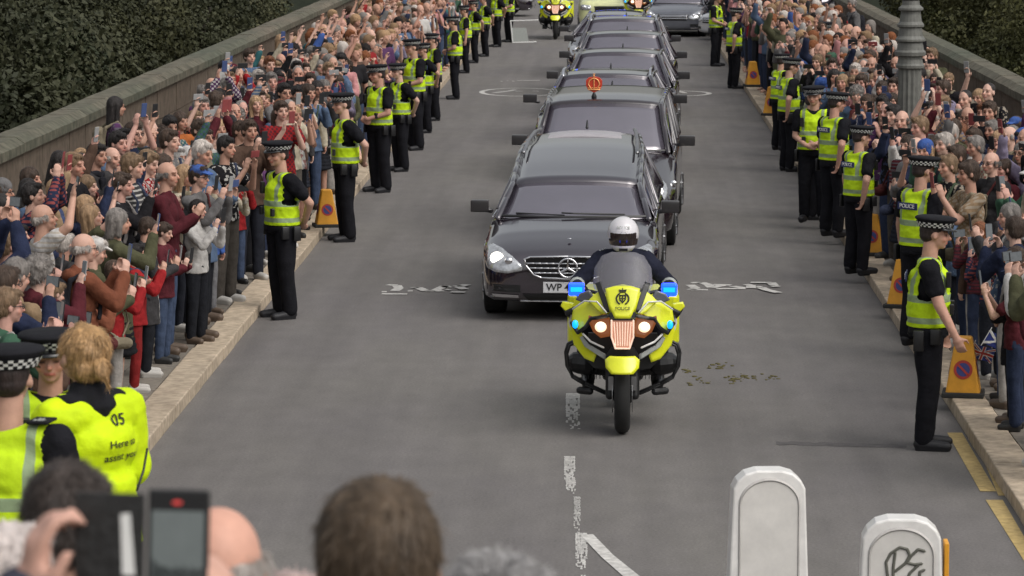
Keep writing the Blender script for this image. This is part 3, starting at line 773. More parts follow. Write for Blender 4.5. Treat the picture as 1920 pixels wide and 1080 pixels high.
for a, b, c, d in (((1088,1004),(1112,1003),(1150,1042),(1128,1046)),((1128,1046),(1150,1042),(1205,1086),(1178,1090)),((1178,1090),(1205,1086),(1330,1190),(1290,1195))):
    g.add([tuple(P(*q)+Vector((0,0,.0055))) for q in (a,d,c,b)], [(0,1,2,3)])
tag(g.obj('keep_left_marking', M['roadpaint']), kind='structure')
g = G()
for seg in (((1776,812),(1804,812),(1868,922),(1838,922)),((1848,938),(1880,938),(1960,1075),(1925,1060)),((1822,812),(1834,812),(1886,930),(1872,930))):
    g.add([tuple(P(*q)+Vector((0,0,.004))) for q in (seg[3],seg[2],seg[1],seg[0])], [(0,1,2,3)])
tag(g.obj('yellow_line', M['yellowline']), kind='structure')
g = G()
for x0, x1 in ((1455,1700),):
    n = 24; top = []; bot = []
    for i in range(n+1):
        x = x0+(x1-x0)*i/n; y = 831+i*.25+2*noise.noise(Vector((i*.5,0,0))); top.append(P(x,y-3.0-1.6*noise.noise(Vector((i*.8,3,0))))+Vector((0,0,.003))); bot.append(P(x,y+3)+Vector((0,0,.003)))
    g.add([tuple(q) for q in top+bot], [(i+1,i,n+1+i,n+2+i) for i in range(n)])
M['seam'] = groundmat('tar_seam', (.105,.097,.098), (.12,.112,.110), 12, streak=False)
tag(g.obj('road_seam', M['seam']), kind='structure')
# trodden horse dung
M['dung'] = mat('dung', (.10,.085,.03), rough=.95, var=.5, scale=40)
g = G(); rr = random.Random(5)
for cx, cy, n_, sx in ((1290,697,14,12),(1340,687,20,26),(1315,714,12,25),(1380,712,26,18),(1400,706,14,22),(1440,708,16,20),(1295,720,7,8)):
    for _ in range(n_):
        p = P(rr.gauss(cx,sx*.5), rr.gauss(cy,3.0)); r = rr.uniform(.006,.026)
        g.ell((p.x,p.y,r*.18), (r*rr.uniform(.6,1.5),r*rr.uniform(.6,1.8),r*.30), 7, 5)
tag(g.obj('horse_dung', M['dung'], smooth=True), 'trodden olive-brown horse dung scattered on the tarmac beside the motorcycle', 'dung', kind='stuff')
# raised terrace at the viewer's end of the street
g = G(); g.box(-9,9,-12,7.0,-1,2.0); g.box(-9,9,7.0,10.0,-1,1.55); g.box(-9,9,10.0,16.2,-1,1.05)
for i in range(3): g.box(-9,9,16.2+.32*i,16.52+.32*i,-1,.79-.26*i)
tag(g.obj('stone_terrace', M['pave'], bevel=.01), kind='structure')

# trees ----------------------------------------------------------------
def leafmat(name, c1, c2):
    m = bpy.data.materials.new(name); m.use_nodes = True; n = m.node_tree; b = n.nodes['Principled BSDF']
    b.inputs['Roughness'].default_value = .65; b.inputs['Specular IOR Level'].default_value = .25
    gi = n.nodes.new('ShaderNodeTexCoord'); nz = n.nodes.new('ShaderNodeTexNoise'); nz.inputs['Scale'].default_value = .55; nz.inputs['Detail'].default_value = 4
    n.links.new(gi.outputs['Object'], nz.inputs[0])
    cr = n.nodes.new('ShaderNodeValToRGB'); cr.color_ramp.elements[0].position = .38; cr.color_ramp.elements[1].position = .64
    cr.color_ramp.elements[0].color = (*c1,1); cr.color_ramp.elements[1].color = (*c2,1)
    n.links.new(nz.outputs[0], cr.inputs[0]); 
    oi = n.nodes.new('ShaderNodeObjectInfo'); mx = n.nodes.new('ShaderNodeMix'); mx.data_type='RGBA'; mx.blend_type='MULTIPLY'; mx.inputs[0].default_value=1
    n.links.new(cr.outputs[0], mx.inputs[6]); n.links.new(oi.outputs['Color'], mx.inputs[7]); n.links.new(mx.outputs[2], b.inputs['Base Color'])
    b.inputs['Subsurface Weight'].default_value = 0
    return m
M['leaf'] = leafmat('leaves', (.030,.036,.018), (.066,.070,.036))
M['bark'] = mat('bark', (.05,.042,.033), rough=.95, var=.4, bump=.8, scale=10)
def crown_mesh(seed, R0, H, n):
    r = np.random.RandomState(seed); nb = 22
    cen = r.normal(size=(nb,3)); cen /= np.linalg.norm(cen,axis=1)[:,None]; cen *= (R0*.62*r.uniform(.45,1.1,nb))[:,None]; cen[:,2] *= H/R0
    rad = r.uniform(.26,.46,nb)*R0
    k = r.randint(0,nb,n); d = r.normal(size=(n,3)); d /= np.linalg.norm(d,axis=1)[:,None]
    p = cen[k]+d*(rad[k]*r.uniform(.62,1.06,n)**.6)[:,None]
    nn = d+r.normal(size=(n,3))*.7; nn /= np.linalg.norm(nn,axis=1)[:,None]
    u = np.cross(nn, r.normal(size=(n,3))); u /= np.linalg.norm(u,axis=1)[:,None]; v = np.cross(nn,u)
    s = r.uniform(.032,.072,n)[:,None]
    q = np.stack([p-u*s, p+v*s*.6, p+u*s*1.1, p-v*s*.6],1).reshape(-1,3)
    me = bpy.data.meshes.new('crown'); me.vertices.add(n*4); me.vertices.foreach_set('co', q.ravel())
    me.loops.add(n*4); me.loops.foreach_set('vertex_index', np.arange(n*4)); me.polygons.add(n)
    me.polygons.foreach_set('loop_start', np.arange(n)*4); me.polygons.foreach_set('loop_total', np.full(n,4)); me.update(); me.validate()
    return me, cen
def trunk_mesh(seed, H, cen):
    rr = random.Random(seed); g = G(); top = Vector((0,0,H)); pts = [Vector((rr.uniform(-.15,.15)*i, rr.uniform(-.15,.15)*i, H*i/5)) for i in range(6)]
    for i, (a, b) in enumerate(zip(pts, pts[1:])): g.cap(a, b, .42-.05*i, .37-.05*i, n=10)
    for c in cen[::2]: g.cap(pts[4], Vector((c[0], c[1], c[2]+H+1.5)), .13, .04, n=7)
    return g.mesh('trunk')
CR_ = []
for i in range(4):
    m_, c_ = crown_mesh(40+i, 3.6, 3.2, 76000); CR_.append((m_, trunk_mesh(i, 7.2, c_)))
tr = random.Random(21); TI = 0
tlab = set()
def tree(x, y, z0, sc, shade, label, i):
    me, tm = CR_[i % 4]
    r = empty('tree', (x,y,z0), tr.uniform(0,6.28), sc); tag(r, label, 'tree', 'trees beyond the bridge')
    t = mesh_obj('trunk', tm, M['bark'], r); c = mesh_obj('crown', me, M['leaf'], r, smooth=False); c.location = (0,0,8.6); c.color = (*shade,1)
spots = []
for row in range(4):
    for j in range(9):
        y = 42+j*(9+row*4)+tr.uniform(-2,2)+row*6
        spots.append((-1, WL-5.0-row*7.5-tr.uniform(0,2.5), y, row, j))
for row in range(3):
    for j in range(8):
        y = 50+j*(10+row*4)+tr.uniform(-2,2)+row*6
        spots.append((1, WR+5.0+row*7.5+tr.uniform(0,2.5), y, row, j))
ordn = ['first','second','third','fourth','fifth','sixth','seventh','eighth','ninth','tenth']
depth = ['nearest the parapet','second row out','third row out','rearmost row']
for i, (s, x, y, row, j) in enumerate(spots):
    ztop = -4.0+row*1.9+tr.uniform(-.6,.8)+(.5 if s > 0 else 0)
    sh = tr.uniform(.65,1.25); shade = (sh*tr.uniform(.92,1.15), sh, sh*tr.uniform(.75,1.0)) if s < 0 else (sh*1.45, sh*1.35, sh*.95)
    sc = tr.uniform(.95,1.3); tree(x, y, ztop-7.3*sc+2.0, sc, shade, f"dark leafy tree {'left' if s<0 else 'right'} of bridge, {depth[row]}, {ordn[j]} along", i)

# ornate cast-iron lamp column -------------------------------------------
M['castiron'] = mat('cast_iron', (.135,.135,.122), rough=.55, var=.25, scale=9, bump=.3)
lx, ly = 3.98, 46.0
root = empty('lamp_column', (lx,ly,.1)); tag(root, 'tall grey-green cast-iron lamp column with stepped mouldings rising from right-hand crowd', 'lamp post')
g = G(); g.lathe([(.24,0),(.24,.30),(.21,.34),(.21,.90),(.19,.96)], 8); g.obj('plinth', M['castiron'], root, bevel=.01)
g = G(); n = 14; v = []
for z in (.96, 2.02):
    for i in range(n*2):
        r = .162-.008*(z>1.5)-(.016 if i%2 else 0); t = math.pi*i/n; v.append((r*math.cos(t), r*math.sin(t), z))
g.add(v, [(i,(i+1)%(2*n),2*n+(i+1)%(2*n),2*n+i) for i in range(2*n)]); g.obj('fluted_base', M['castiron'], root)
g = G(); pr_ = [(.23,.98),(.285,1.00),(.29,1.05),(.26,1.09),(.245,1.16),(.245,1.22),(.31,1.24),(.315,1.31),(.275,1.35),(.255,1.46),(.24,1.50),(.30,1.52),(.30,1.56),(.25,1.62),(.225,1.78),(.27,1.80),(.27,1.84),(.225,1.90),(.20,2.05),(.20,2.10),(.25,2.12),(.25,2.16),(.18,2.22),(.17,2.3)]
g.lathe([(r*.66, 2.02+(z-.98)*.68) for r, z in pr_], 20)
g.obj('stepped_moulding', M['castiron'], root)
g = G(); g.lathe([(.112,2.92),(.10,3.2),(.085,6.2),(.12,6.3),(.08,6.4),(.06,6.6)], 16); g.tube([(-.5,0,6.0),(.5,0,6.0)], .03); g.obj('shaft', M['castiron'], root, smooth=True)
g = G(); g.lathe([(.10,6.6),(.22,6.7),(.30,7.2),(.26,7.22),(.05,7.5),(.02,7.6)], 8); g.obj('lantern', M['lampglass'], root)

# no-waiting cones --------------------------------------------------------
def cone_proto():
    g = G(); a, b, h = .145, .068, .50; v = [(x*a,y*a,.03) for x,y in ((-1,-1),(1,-1),(1,1),(-1,1))]+[(x*b,y*b,h) for x,y in ((-1,-1),(1,-1),(1,1),(-1,1))]
    g.add(v, [(0,1,5,4),(1,2,6,5),(2,3,7,6),(3,0,4,7),(4,5,6,7),(3,2,1,0)]); body = bake(g.mesh('cone_body'), [('BEVEL', dict(width=.018, segments=3))])
    g = G(); g.box(-.175,.175,-.165,.165,0,.045); base = bake(g.mesh('cone_base'), [('BEVEL', dict(width=.012, segments=2))])
    ds = []
    for s in range(4):
        g = G(); n = 28
        for k, (r, m) in enumerate(((.078,0),(.056,1))):
            g.k = m; yf = lambda z: -(.145-(z-.03)/(.47)*.077)-.004-.0015*k
            g.add([(r*math.cos(2*math.pi*i/n), yf(.235+r*math.sin(2*math.pi*i/n)), .235+r*math.sin(2*math.pi*i/n)) for i in range(n)], [tuple(range(n))])
        g.k = 0; 
        g.add([(x, -(.145-(z-.03)/.47*.077)-.0085, z) for x, z in ((-.048,.270),(-.036,.283),(.048,.200),(.036,.187))], [(0,3,2,1)])
        ds.append(g.mesh('roundel'))
    return body, base, ds
CB = cone_proto()
def cone(p, rz, label, sc=1.0, z=0):
    if p.x > KR-.05 and z == 0: z = .116; p = Vector((p.x*(HC-z)/HC, p.y*(HC-z)/HC, z))
    r = empty('no_waiting_cone', (p.x,p.y,z), rz, sc); tag(r, label, 'traffic cone', 'orange no-waiting cones along the kerbs')
    mesh_obj('cone_base', CB[1], M['rubber'], r, smooth=False); mesh_obj('cone_body', CB[0], M['orange'], r, smooth=False)
    for s in range(4):
        o = mesh_obj('roundel', CB[2][s], [M['signred'], M['signblue']], r, smooth=False); o.rotation_euler.z = s*math.pi/2
cone(P(612,425,.115), R(12), 'orange no-waiting cone on the left kerb between the two nearest officers', .98, .115)
cone(P(1806,742), R(-8), 'orange no-waiting cone beside the small flags, nearest on the right', 1.05)
cone(P(1694,576), R(-18), 'orange no-waiting cone half hidden behind the nearest right officer', 1.05)
cone(P(1636,478), R(-10), 'orange no-waiting cone behind the legs of second right officer', 1.0)
cone(P(1600,405), R(5), 'orange no-waiting cone seen between the legs of the right-hand officers', 1.0)
cone(P(1447,216), R(-8), 'orange no-waiting cone on far right kerb, nearer of two standing clear', 1.1)
cone(P(1411,162), R(6), 'orange no-waiting cone on far right kerb beside a lone officer', 1.1)

# traffic-island bollards ---------------------------------------------------
def bollard(p, rz, label, graffiti, orange):
    r = empty('traffic_bollard', (p.x,p.y,0), rz); tag(r, label, 'bollard', 'white traffic-island bollards')
    def outline(w_, t, ch): return [(-w_*1.18,.02),(w_*1.18,.02),(w_,t-ch*1.1),(w_-ch*.25,t-ch*.62),(w_-ch*.72,t-ch*.2),(w_*.35,t),(-w_*.35,t),(-w_+ch*.72,t-ch*.2),(-w_+ch*.25,t-ch*.62),(-w_,t-ch*1.1)]
    g = G(); g.prism(outline(.215,1.12,.10), -.09, .09); g.obj('shell', M['white_bollard'], r, bevel=.012)
    # recessed arched panel with raised rim
    def arch(w_, zb, zt, n=18): return [(-w_,zb),(w_,zb)]+[(w_*math.cos(math.pi*i/n), zt-w_*.86+w_*.86*math.sin(math.pi*i/n)) for i in range(n+1)]
    g = G(); o_, i_ = arch(.185,.1,1.075), arch(.176,.1,1.064); n = len(o_)
    g.add([(x,-.0905,z) for x,z in o_]+[(x,-.101,z) for x,z in i_]+[(x,-.092,z) for x,z in arch(.169,.1,1.056)], [(i,(i+1)%n,n+(i+1)%n,n+i) for i in range(n)]+[(n+i,n+(i+1)%n,2*n+(i+1)%n,2*n+i) for i in range(n)])
    g.obj('rim', M['bollard_rim'], r)
    g = G(); g.add([(x,-.0935,z) for x,z in arch(.169,.1,1.056)], [tuple(range(len(i_)))]); g.obj('panel', M['bollard_panel'], r)
    g = G(); g.box(-.26,.26,-.14,.14,0,.12); g.obj('plinth', M['black'], r, bevel=.01)
    if graffiti:
        g = G()
        def S_(pts, w_=.0085):
            for a, b in zip(pts, pts[1:]): g.cap((a[0],-.095,a[1]), (b[0],-.095,b[1]), w_, w_, n=6, hs=1)
        S_([(-.075,.80),(-.085,.88),(-.06,.93),(-.01,.965),(.03,.955),(.045,.92),(.02,.875),(-.035,.83)]); S_([(-.035,.935),(-.045,.85),(-.045,.72),(-.05,.62)])
        S_([(.125,.945),(.09,.955),(.05,.915),(.03,.88),(.07,.87),(.11,.875)]); S_([(.09,.865),(.045,.82),(.02,.75),(0,.66)]); S_([(.125,.84),(.10,.83),(.10,.80),(.125,.79),(.115,.74),(.08,.71),(.06,.64)])
        g.obj('graffiti', M['graffiti'], r)
    if orange:
        g = G(); g.box(.236,.262,-.05,.10,.0,.98); g.obj('orange_side_panel', M['orange'], r, bevel=.006)
M['white_bollard'] = mat('bollard_white', (.80,.78,.755), rough=.35, var=.13, scale=5, coat=.2)
M['bollard_rim'] = mat('bollard_rim', (.50,.48,.46), rough=.5)
M['bollard_panel'] = mat('bollard_panel', (.69,.665,.63), rough=.5, var=.13, scale=4, col2=None)
M['graffiti'] = mat('graffiti_paint', (.12,.12,.10), rough=.7, var=.25, scale=30)
b1 = P(1440, 878, 1.12); b2 = P(1690, 968, 1.12)
bollard(b1, R(4), 'plain white traffic bollard with arched blank panel, nearer the road centre', False, False)
bollard(b2, R(-2), 'white traffic bollard with dark graffiti scrawl and orange side panel', True, True)
# road works barrier, far end
bp = P(985, 80)
r = empty('road_barrier', (bp.x, bp.y, 0)); tag(r, 'white-framed grey road barrier standing far left of the outriders', 'barrier')
g = G(); h = .62
g.tube([(-.42,0,h),(-.36,0,0),(.30,.0,.02)], .018); g.tube([(-.42,0,h),(.35,0,h+.02)], .016); g.obj('frame', M['white'], r)
g = G(); g.add([(-.37,0,.03),(.10,0,.04),(.02,0,.42),(-.41,0,.42)], [(0,1,2,3)]); g.obj('board', M['silver'], r, solid=.015)

# ------------------------------------------------------------------ vehicles (front at y=0, facing -Y)
def interp(tab, t):
    for (a, b), (c, d) in zip(tab, tab[1:]):
        if t <= c:
            k = max(0, (t-a)/(c-a)) if c > a else 0; k = k*k*(3-2*k) if False else k
            return b+(d-b)*k
    return tab[-1][1]
def car(name, label, cat, loc, rz=0, W=1.86, L=5.0, hood=.98, ws0=1.40, ws1=2.15, hws=1.42, roof=None, wr=.60, paint='paint', rails=None, style='plain',
        plate='', mirror_w=.24, mirror_h=1.02, group='black cars of the motor cortege', antenna=True, far=False, belt=.95, sc=1.0, lamp_on=False, deck=True):
    root = empty(name, loc, rz, sc); tag(root, label, cat, group)
    H = W/2
    # lower body
    ft, rt = .88, L-1.05; wrad = .36
    ys = sorted(set([0,.02,.06,.12,.2,.3,.42,.5]+[round(.5+i*.06,3) for i in range(int((L-1.0)/.06))]+[L-.45,L-.3,L-.15,L-.05,L]))
    tw = [(0,.70),(.03,.80),(.1,.90),(.25,.965),(.6,.99),(1.2,1),(L-1,1),(L-.4,.97),(L-.1,.90),(L,.82)]
    tt = [(0,.58),(.03,.645),(.12,.72),(.35,.80),(.7,.885),(ws0,hood),(ws0+.1,hood),(L-.5,hood),(L-.05,hood-.12),(L,hood-.22)]
    tb = [(0,.30),(.03,.24),(.12,.20),(.5,.19),(L-.3,.22),(L,.34)]
    if style == 'suv': tt = [(0,.74),(.03,.84),(.10,.92),(.3,.97),(ws0,hood),(ws0+.1,hood),(L-.3,hood),(L,hood-.1)]
    g = G(); prof = []
    for y in ys:
        w_ = interp(tw,y)*H; zt = interp(tt,y); zb = interp(tb,y)
        for c in (ft, rt):
            d = abs(y-c)
            if d < wrad+.03: zb = max(zb, math.sqrt(max((wrad+.03)**2-d*d,0))+.33)
        sh = zt-.10 if y < ws0 else belt-.04
        mid = zb+(sh-zb)*.5
        ring = [(w_*.90,zb),(w_*.985,zb+.03),(w_,mid),(w_*.985,sh-.06),(w_*.95,sh+.01),(w_*.86,zt-.035),(w_*.72,zt-.008),(w_*.50,zt+.008),(w_*.25,zt+.018),(0,zt+.022)]
        pts = [(-x,y,z) for x,z in ring[:-1]]+[(x,y,z) for x,z in ring[::-1]]
        prof.append(pts)
    n = len(prof[0])
    v = [p for q in prof for p in q]; f = [(j*n+i,(j+1)*n+i,(j+1)*n+i+1,j*n+i+1) for j in range(len(prof)-1) for i in range(n-1)]
    f += [tuple(range(n))[::-1] if False else tuple(range(n)), tuple((len(prof)-1)*n+i for i in range(n))[::-1]]
    f += [(j*n, j*n+n-1, (j+1)*n+n-1, (j+1)*n) for j in range(len(prof)-1) if not any(abs(ys[j]-c) < wrad+.1 for c in (ft,rt))]
    g.add(v, f); 
    me = bake(g.mesh('body'), [('SUBSURF', dict(levels=1, render_levels=1))])
    body = mesh_obj('body', me, M[paint], root)
    bvh = BVHTree.FromPolygons([v_.co.copy() for v_ in me.vertices], [tuple(p.vertices) for p in me.polygons])
    def yf_(off):
        def f_(x, z):
            h = bvh.ray_cast(Vector((x,-1,z)), Vector((0,1,0)))
            return (h[0].y if h[0] else .25)-off
        return f_
    g = G(); g.box(-H*.85,H*.85,.25,L-.3,.22,.70); g.obj('underbody', M['black'], root)
    # greenhouse
    roof = roof or [(ws1,hws),(ws1+.6,hws+.04),(L-1.0,hws+.0),(L-.5,hws-.06)]
    yr1 = roof[-1][0]; bw = H*.93
    def rz_(y): return interp(roof, y)
    def wrx(y): return wr*(1+.04*min(1,(y-ws1)/1.0)) if style != 'hearse' else wr*interp([(ws1,1.05),(ws1+1.6,1.04),(yr1,.90)], y)
    nx = 10
    def strip(rows):
        g = G(); m = len(rows[0]); g.add([p for r_ in rows for p in r_], [(j*m+i, j*m+i+1, (j+1)*m+i+1, (j+1)*m+i) for j in range(len(rows)-1) for i in range(m-1)]); return g
    rows = []
    N = 14
    for j in range(N+1):
        y = ws1+(yr1-ws1)*j/N; w_ = wrx(y); rows.append([(w_*(-1+2*i/nx), y+(-.06*(1-(abs(-1+2*i/nx))**2) if j == 0 else 0), rz_(y)+.045*(1-abs(-1+2*i/nx)**2.6)) for i in range(nx+1)])
    strip(rows).obj('roof', M[paint], root, smooth=True, solid=.03)
    # windscreen
    c0, c1 = H*.845, wrx(ws1)*.97; rows = []
    for j in range(9):
        t = j/8; y = ws0+(ws1-ws0)*t; z = hood-.01+(hws-hood+.01)*(t**.94); w_ = c0+(c1-c0)*t
        rows.append([(w_*(-1+2*i/nx), y-(.13-.07*t)*(1-abs(-1+2*i/nx)**2.2), z-.006+(.04*t)*(1-abs(-1+2*i/nx)**2.6)) for i in range(nx+1)])
    strip(rows).obj('windscreen', M['glass'], root, smooth=True, solid=.006)
    # side glass, pillars
    yb = L-.25 if style in ('hearse','suv') else L-.75
    for s in (-1,1):
        g = G(); rows = []
        K = 12
        for j in range(K+1):
            t = j/K; yl = ws0+.12+(yb-ws0-.12)*t; yu = ws1+.05+(yr1-ws1-.10)*t
            rows.append([(s*(bw-.0+(wrx(yu)*1.0-bw)*u), yl+(yu-yl)*u, belt+(rz_(yu)-.02-belt)*u) for u in (0,.33,.66,1)])
        strip(rows).obj('side_window', M['glass'], root, smooth=True, solid=.006)
        g = G(); g.tube([(s*c0*1.03,ws0-.02,hood-.02),(s*(c0+c1)/2*1.02,(ws0+ws1)/2-.01,(hood+hws)/2+.01),(s*c1*1.03,ws1,hws+.005)], .034, 8); g.obj('windscreen_pillar', M[paint], root, smooth=True)
        g = G(); pts = [(s*wrx(ws1+(yr1-ws1)*t)*1.01, ws1+(yr1-ws1)*t, rz_(ws1+(yr1-ws1)*t)-.002) for t in [i/8 for i in range(9)]]; g.tube(pts, .028, 8); g.obj('roof_edge', M[paint], root, smooth=True)
        ps = [.36,.66] if style != 'hearse' else [.22,.40]
        for t in ps:
            yl = ws0+.12+(yb-ws0-.12)*t; yu = ws1+.05+(yr1-ws1-.10)*t
            g = G(); g.cap((s*(bw+.005),yl,belt),(s*(wrx(yu)+.004),yu,rz_(yu)-.02),.03,.025,wide=(0,1,0),wf=1.6); g.obj('door_pillar', M[paint], root, smooth=True)
        g = G(); g.cap((s*(bw-.01),yb+.02,belt),(s*(wrx(yr1)*.98),yr1,rz_(yr1)-.02),.05,.04); g.obj('rear_pillar', M[paint], root, smooth=True)
        # bright window trim
        g = G(); g.tube([(s*(bw+.012),ws0+.15,belt+.0),(s*(bw+.012),yb,belt+.0)], .009, 6); g.obj('window_trim', M['chrome'], root, smooth=True)
        # mirror
        g = G(); mx = H-.04; 
        g.cap((s*(mx+.02),ws0+.42,mirror_h-.05),(s*(mx+.10),ws0+.40,mirror_h-.03),.025,.03); x_a, x_b = sorted((s*(mx+.045), s*(mx+mirror_w-.01))); g.box(x_a, x_b, ws0+.31, ws0+.43, mirror_h-.055, mirror_h+.075)
        o = g.obj('wing_mirror', M['mirrorpaint'], root, smooth=True); q_ = o.modifiers.new('b','BEVEL'); q_.width = .05; q_.segments = 4
        g = G(); g.box(s*(mx+.13)-.07 if s < 0 else mx+.06, s*(mx+.13)+.07 if s < 0 else mx+.20, ws0+.425, ws0+.44, mirror_h-.05, mirror_h+.06); g.obj('mirror_glass', M['chrome'], o)
        for yc, nm in ((ft,'wheel'),(rt,'wheel')):
            wo = empty('wheel', (s*(H-.13),yc,.345)); wo.parent = root
            g = G(); g.cyl((-.115,0,0),(.115,0,0),.345,n=32); g.obj('tyre', M['tyre'], wo, bevel=.03)
            g = G(); g.cyl((s*.10,0,0),(s*.122,0,0),.235,n=28)
            for k in range(7):
                a = 2*math.pi*k/7; g.cap((s*.125,0,0),(s*.125,.21*math.cos(a),.21*math.sin(a)),.025,.02,n=6)
            g.obj('rim', M['steel'], wo, smooth=False)
        # headlights
        if style in ('hearse','plain'):
            hl = [(-.885,.66),(-.875,.77),(-.82,.815),(-.70,.785),(-.58,.715),(-.46,.615),(-.48,.575),(-.62,.545),(-.76,.555),(-.85,.59)]
            hl = [(x*H/.93, z-.03) for x, z in hl]
        elif style == 'suv': hl = [(-.88*H/.95,.66),(-.87*H/.95,.80),(-.80*H/.95,.83),(-.56,.80),(-.54,.70),(-.60,.655)]
        elif style == 'limo': hl = [(-.74+.14*math.cos(R(a)), .72+.14*math.sin(R(a))) for a in range(0,360,24)]
        if s > 0: hl = mirror(hl)
        g = G(); g.panel(hl, yf_(.014), 5, 4, th=.02); h_ = g.obj('headlight', M['lampglass'], root, smooth=True)
        cx = s*H*.80 if style != 'limo' else s*.74; cz = .665 if style in ('hearse','plain') else .735
        for (dx, dz, r, mt) in ((0,.0,.072,'lamp_core' if style == 'hearse' else 'chrome'),(-s*.13,-.025,.045,'chrome')):
            if style == 'limo': dx, dz, r, mt = (0,0,.085,'lamp_core') if mt == 'lamp_core' or dx == 0 else (s*.20,.05,.05,'chrome')
            xx, zz = cx+dx, cz+dz; yy = yf_(.03)(xx,zz); g = G(); g.ell((xx,yy+.01,zz),(r,.025,r*.9),14,8); g.obj('reflector', M[mt], h_, smooth=True)
        if style == 'hearse' or style == 'plain':
            g = G(); lo = [(s*.52,.285),(s*.86,.30),(s*.865,.265),(s*.52,.255)]; lo = lo if s > 0 else lo; g.panel(lo, yf_(.012), 2, 6); g.obj('bumper_trim', M['chrome'], root, smooth=True)
            g = G(); lo = [(s*.50,.39),(s*.86,.40),(s*.86,.33),(s*.50,.31)]; g.panel(lo, yf_(.006), 2, 6); g.obj('air_intake', M['black'], root)
    # grille
    if style == 'hearse':
        ol = [(-.455,.665),(-.40,.69),(0,.70),(.40,.69),(.455,.665),(.44,.60),(.36,.505),(.28,.475),(0,.465),(-.28,.475),(-.36,.505),(-.44,.60)]
        yg = lambda x, z: -.03-.0*z+.10*x*x
        g = G(); g.panel(ol, yg, 4, 3, th=.05); gr = g.obj('grille', M['black_gloss'], root)
        g = G(); pts = [(x, yg(x,z)-.006, z) for x, z in ol]; g.tube(pts+pts[:1], .011, 6); g.obj('grille_surround', M['chrome'], gr, smooth=True)
        g = G()
        for z, w_ in ((.625,.425),(.575,.40),(.525,.35)): g.tube([(x, yg(x,z)-.008, z) for x in [w_*(-1+k/6) for k in range(13)]], .009, 6)
        g.obj('grille_bar', M['chrome'], gr, smooth=True)
        g = G(); cc = (0,-.055,.58); 
        g.tube([(cc[0]+.098*math.cos(2*math.pi*k/32), cc[1], cc[2]+.098*math.sin(2*math.pi*k/32)) for k in range(33)], .011, 8)
        for a in (90,210,330): g.cap(cc,(cc[0]+.098*math.cos(R(a)),cc[1],cc[2]+.098*math.sin(R(a))),.018,.006,n=8)
        g.obj('star_emblem', M['chrome'], gr, smooth=True)
        g = G(); g.panel([(-.48,.30),(.48,.30),(.42,.22),(-.42,.22)], yf_(.008), 2, 6); g.obj('lower_intake', M['black'], root)
        g = G(); g.tube([(x, yf_(.014)(x,.215), .215) for x in [-.5+k*.1 for k in range(11)]], .010, 6); g.obj('lower_trim', M['chrome'], root, smooth=True)
        g = G(); g.ell((0,.34,.85),(.022,.02,.006),10,6); g.obj('bonnet_badge', M['chrome'], root)
        # wipers
        g = G(); g.tube([(.55,ws0-.02,hood+.03),(.0,ws0-.10,hood+.045),(-.12,ws0-.09,hood+.05)], .010, 6); g.obj('wiper', M['black'], root)
        g = G(); g.tube([(-.10,ws0-.06,hood+.02),(-.62,ws0+.02,hood+.035)], .010, 6); g.obj('wiper', M['black'], root)
        # silver roof panel at the rear and rails
        rows = []
        for j in range(5):
            y = yr1-1.15+1.1*j/4; w_ = wrx(y)*.80; rows.append([(w_*(-1+2*i/nx), y, rz_(y)+.012+.045*(1-abs(-1+2*i/nx)**2.6)*1.0) for i in range(nx+1)])
        strip(rows).obj('roof_deck', M['roofdeck'], root, smooth=True, solid=.02)
        for s in (-1,1):
            g = G(); g.tube([(s*wrx(y)*.93, y, rz_(y)+.065) for y in (ws1+1.2, ws1+2.0, yr1-.8, yr1-.1)], .022, 8); g.obj('roof_rail', M['steel'], root, smooth=True)
        g = G(); g.box(-.045,.045,ws1-.22,ws1-.14,hws-.06,hws-.015); 
        g = G(); g.cap((0,yr1-.35,rz_(yr1-.3)+.09),(0,yr1-.27,rz_(yr1-.3)+.17),.018,.008); g.obj('antenna', M['black'], root, smooth=True)
    elif style == 'limo':
        g = G(); ol = [(-.26,.86),(.26,.86),(.30,.45),(-.30,.45)]; g.panel(ol, yf_(.03), 3, 4, th=.05); gr = g.obj('grille', M['steel'], root)
    else:
        g = G(); ol = [(-.45,.78 if style=='suv' else .66),(.45,.78 if style=='suv' else .66),(.40,.50),(-.40,.50)]; g.panel(ol, yf_(.012), 3, 4, th=.03); gr = g.obj('grille', M['black_gloss'], root)
        g = G()
        for z in (.55,.60,.64): g.tube([(x, yf_(.02)(x,z), z) for x in (-.4,-.2,0,.2,.4)], .010, 6)
        g.obj('grille_bar', M['chrome'], gr)
    if plate:
        yy = yf_(.0)(0,.33)-.03
        g = G(); g.box(-.26,.26,yy,yy+.012,.315,.43); pl = g.obj('number_plate', M['plate'], root, bevel=.004)
        t = mesh_obj('lettering', text_mesh(plate, .105), M['black'], pl, smooth=False); t.matrix_local = Matrix.Translation((-.105,yy-.003,.372)) @ Matrix.Rotation(R(90),4,'X')
    if rails:
        for s in (-1,1):
            g = G(); rails_w = wr*.98; g.tube([(s*rails_w,ws1+.15,rz_(ws1+.15)+.0),(s*rails_w,ws1+.32,rz_(ws1+.3)+.08),(s*rails_w,yr1-.3,rz_(yr1-.3)+.08),(s*rails_w,yr1-.1,rz_(yr1-.1)+.01)], .022, 8); g.obj('roof_rail', M[rails], root, smooth=True)
    if antenna and style != 'hearse':
        y = yr1-.4; g = G(); g.cap((0,y,rz_(y)+.04),(0,y+.08,rz_(y)+.11),.02,.008); g.obj('antenna', M['black'], root, smooth=True)
    g = G(); c_ = (c0+c1)/2; g.tube([(x, ws0+.03-.13*(1-(abs(x)/c0)**2.2), hood+.004) for x in [c0*(-1+k/6) for k in range(13)]], .018, 6); g.obj('scuttle', M['black'], root)
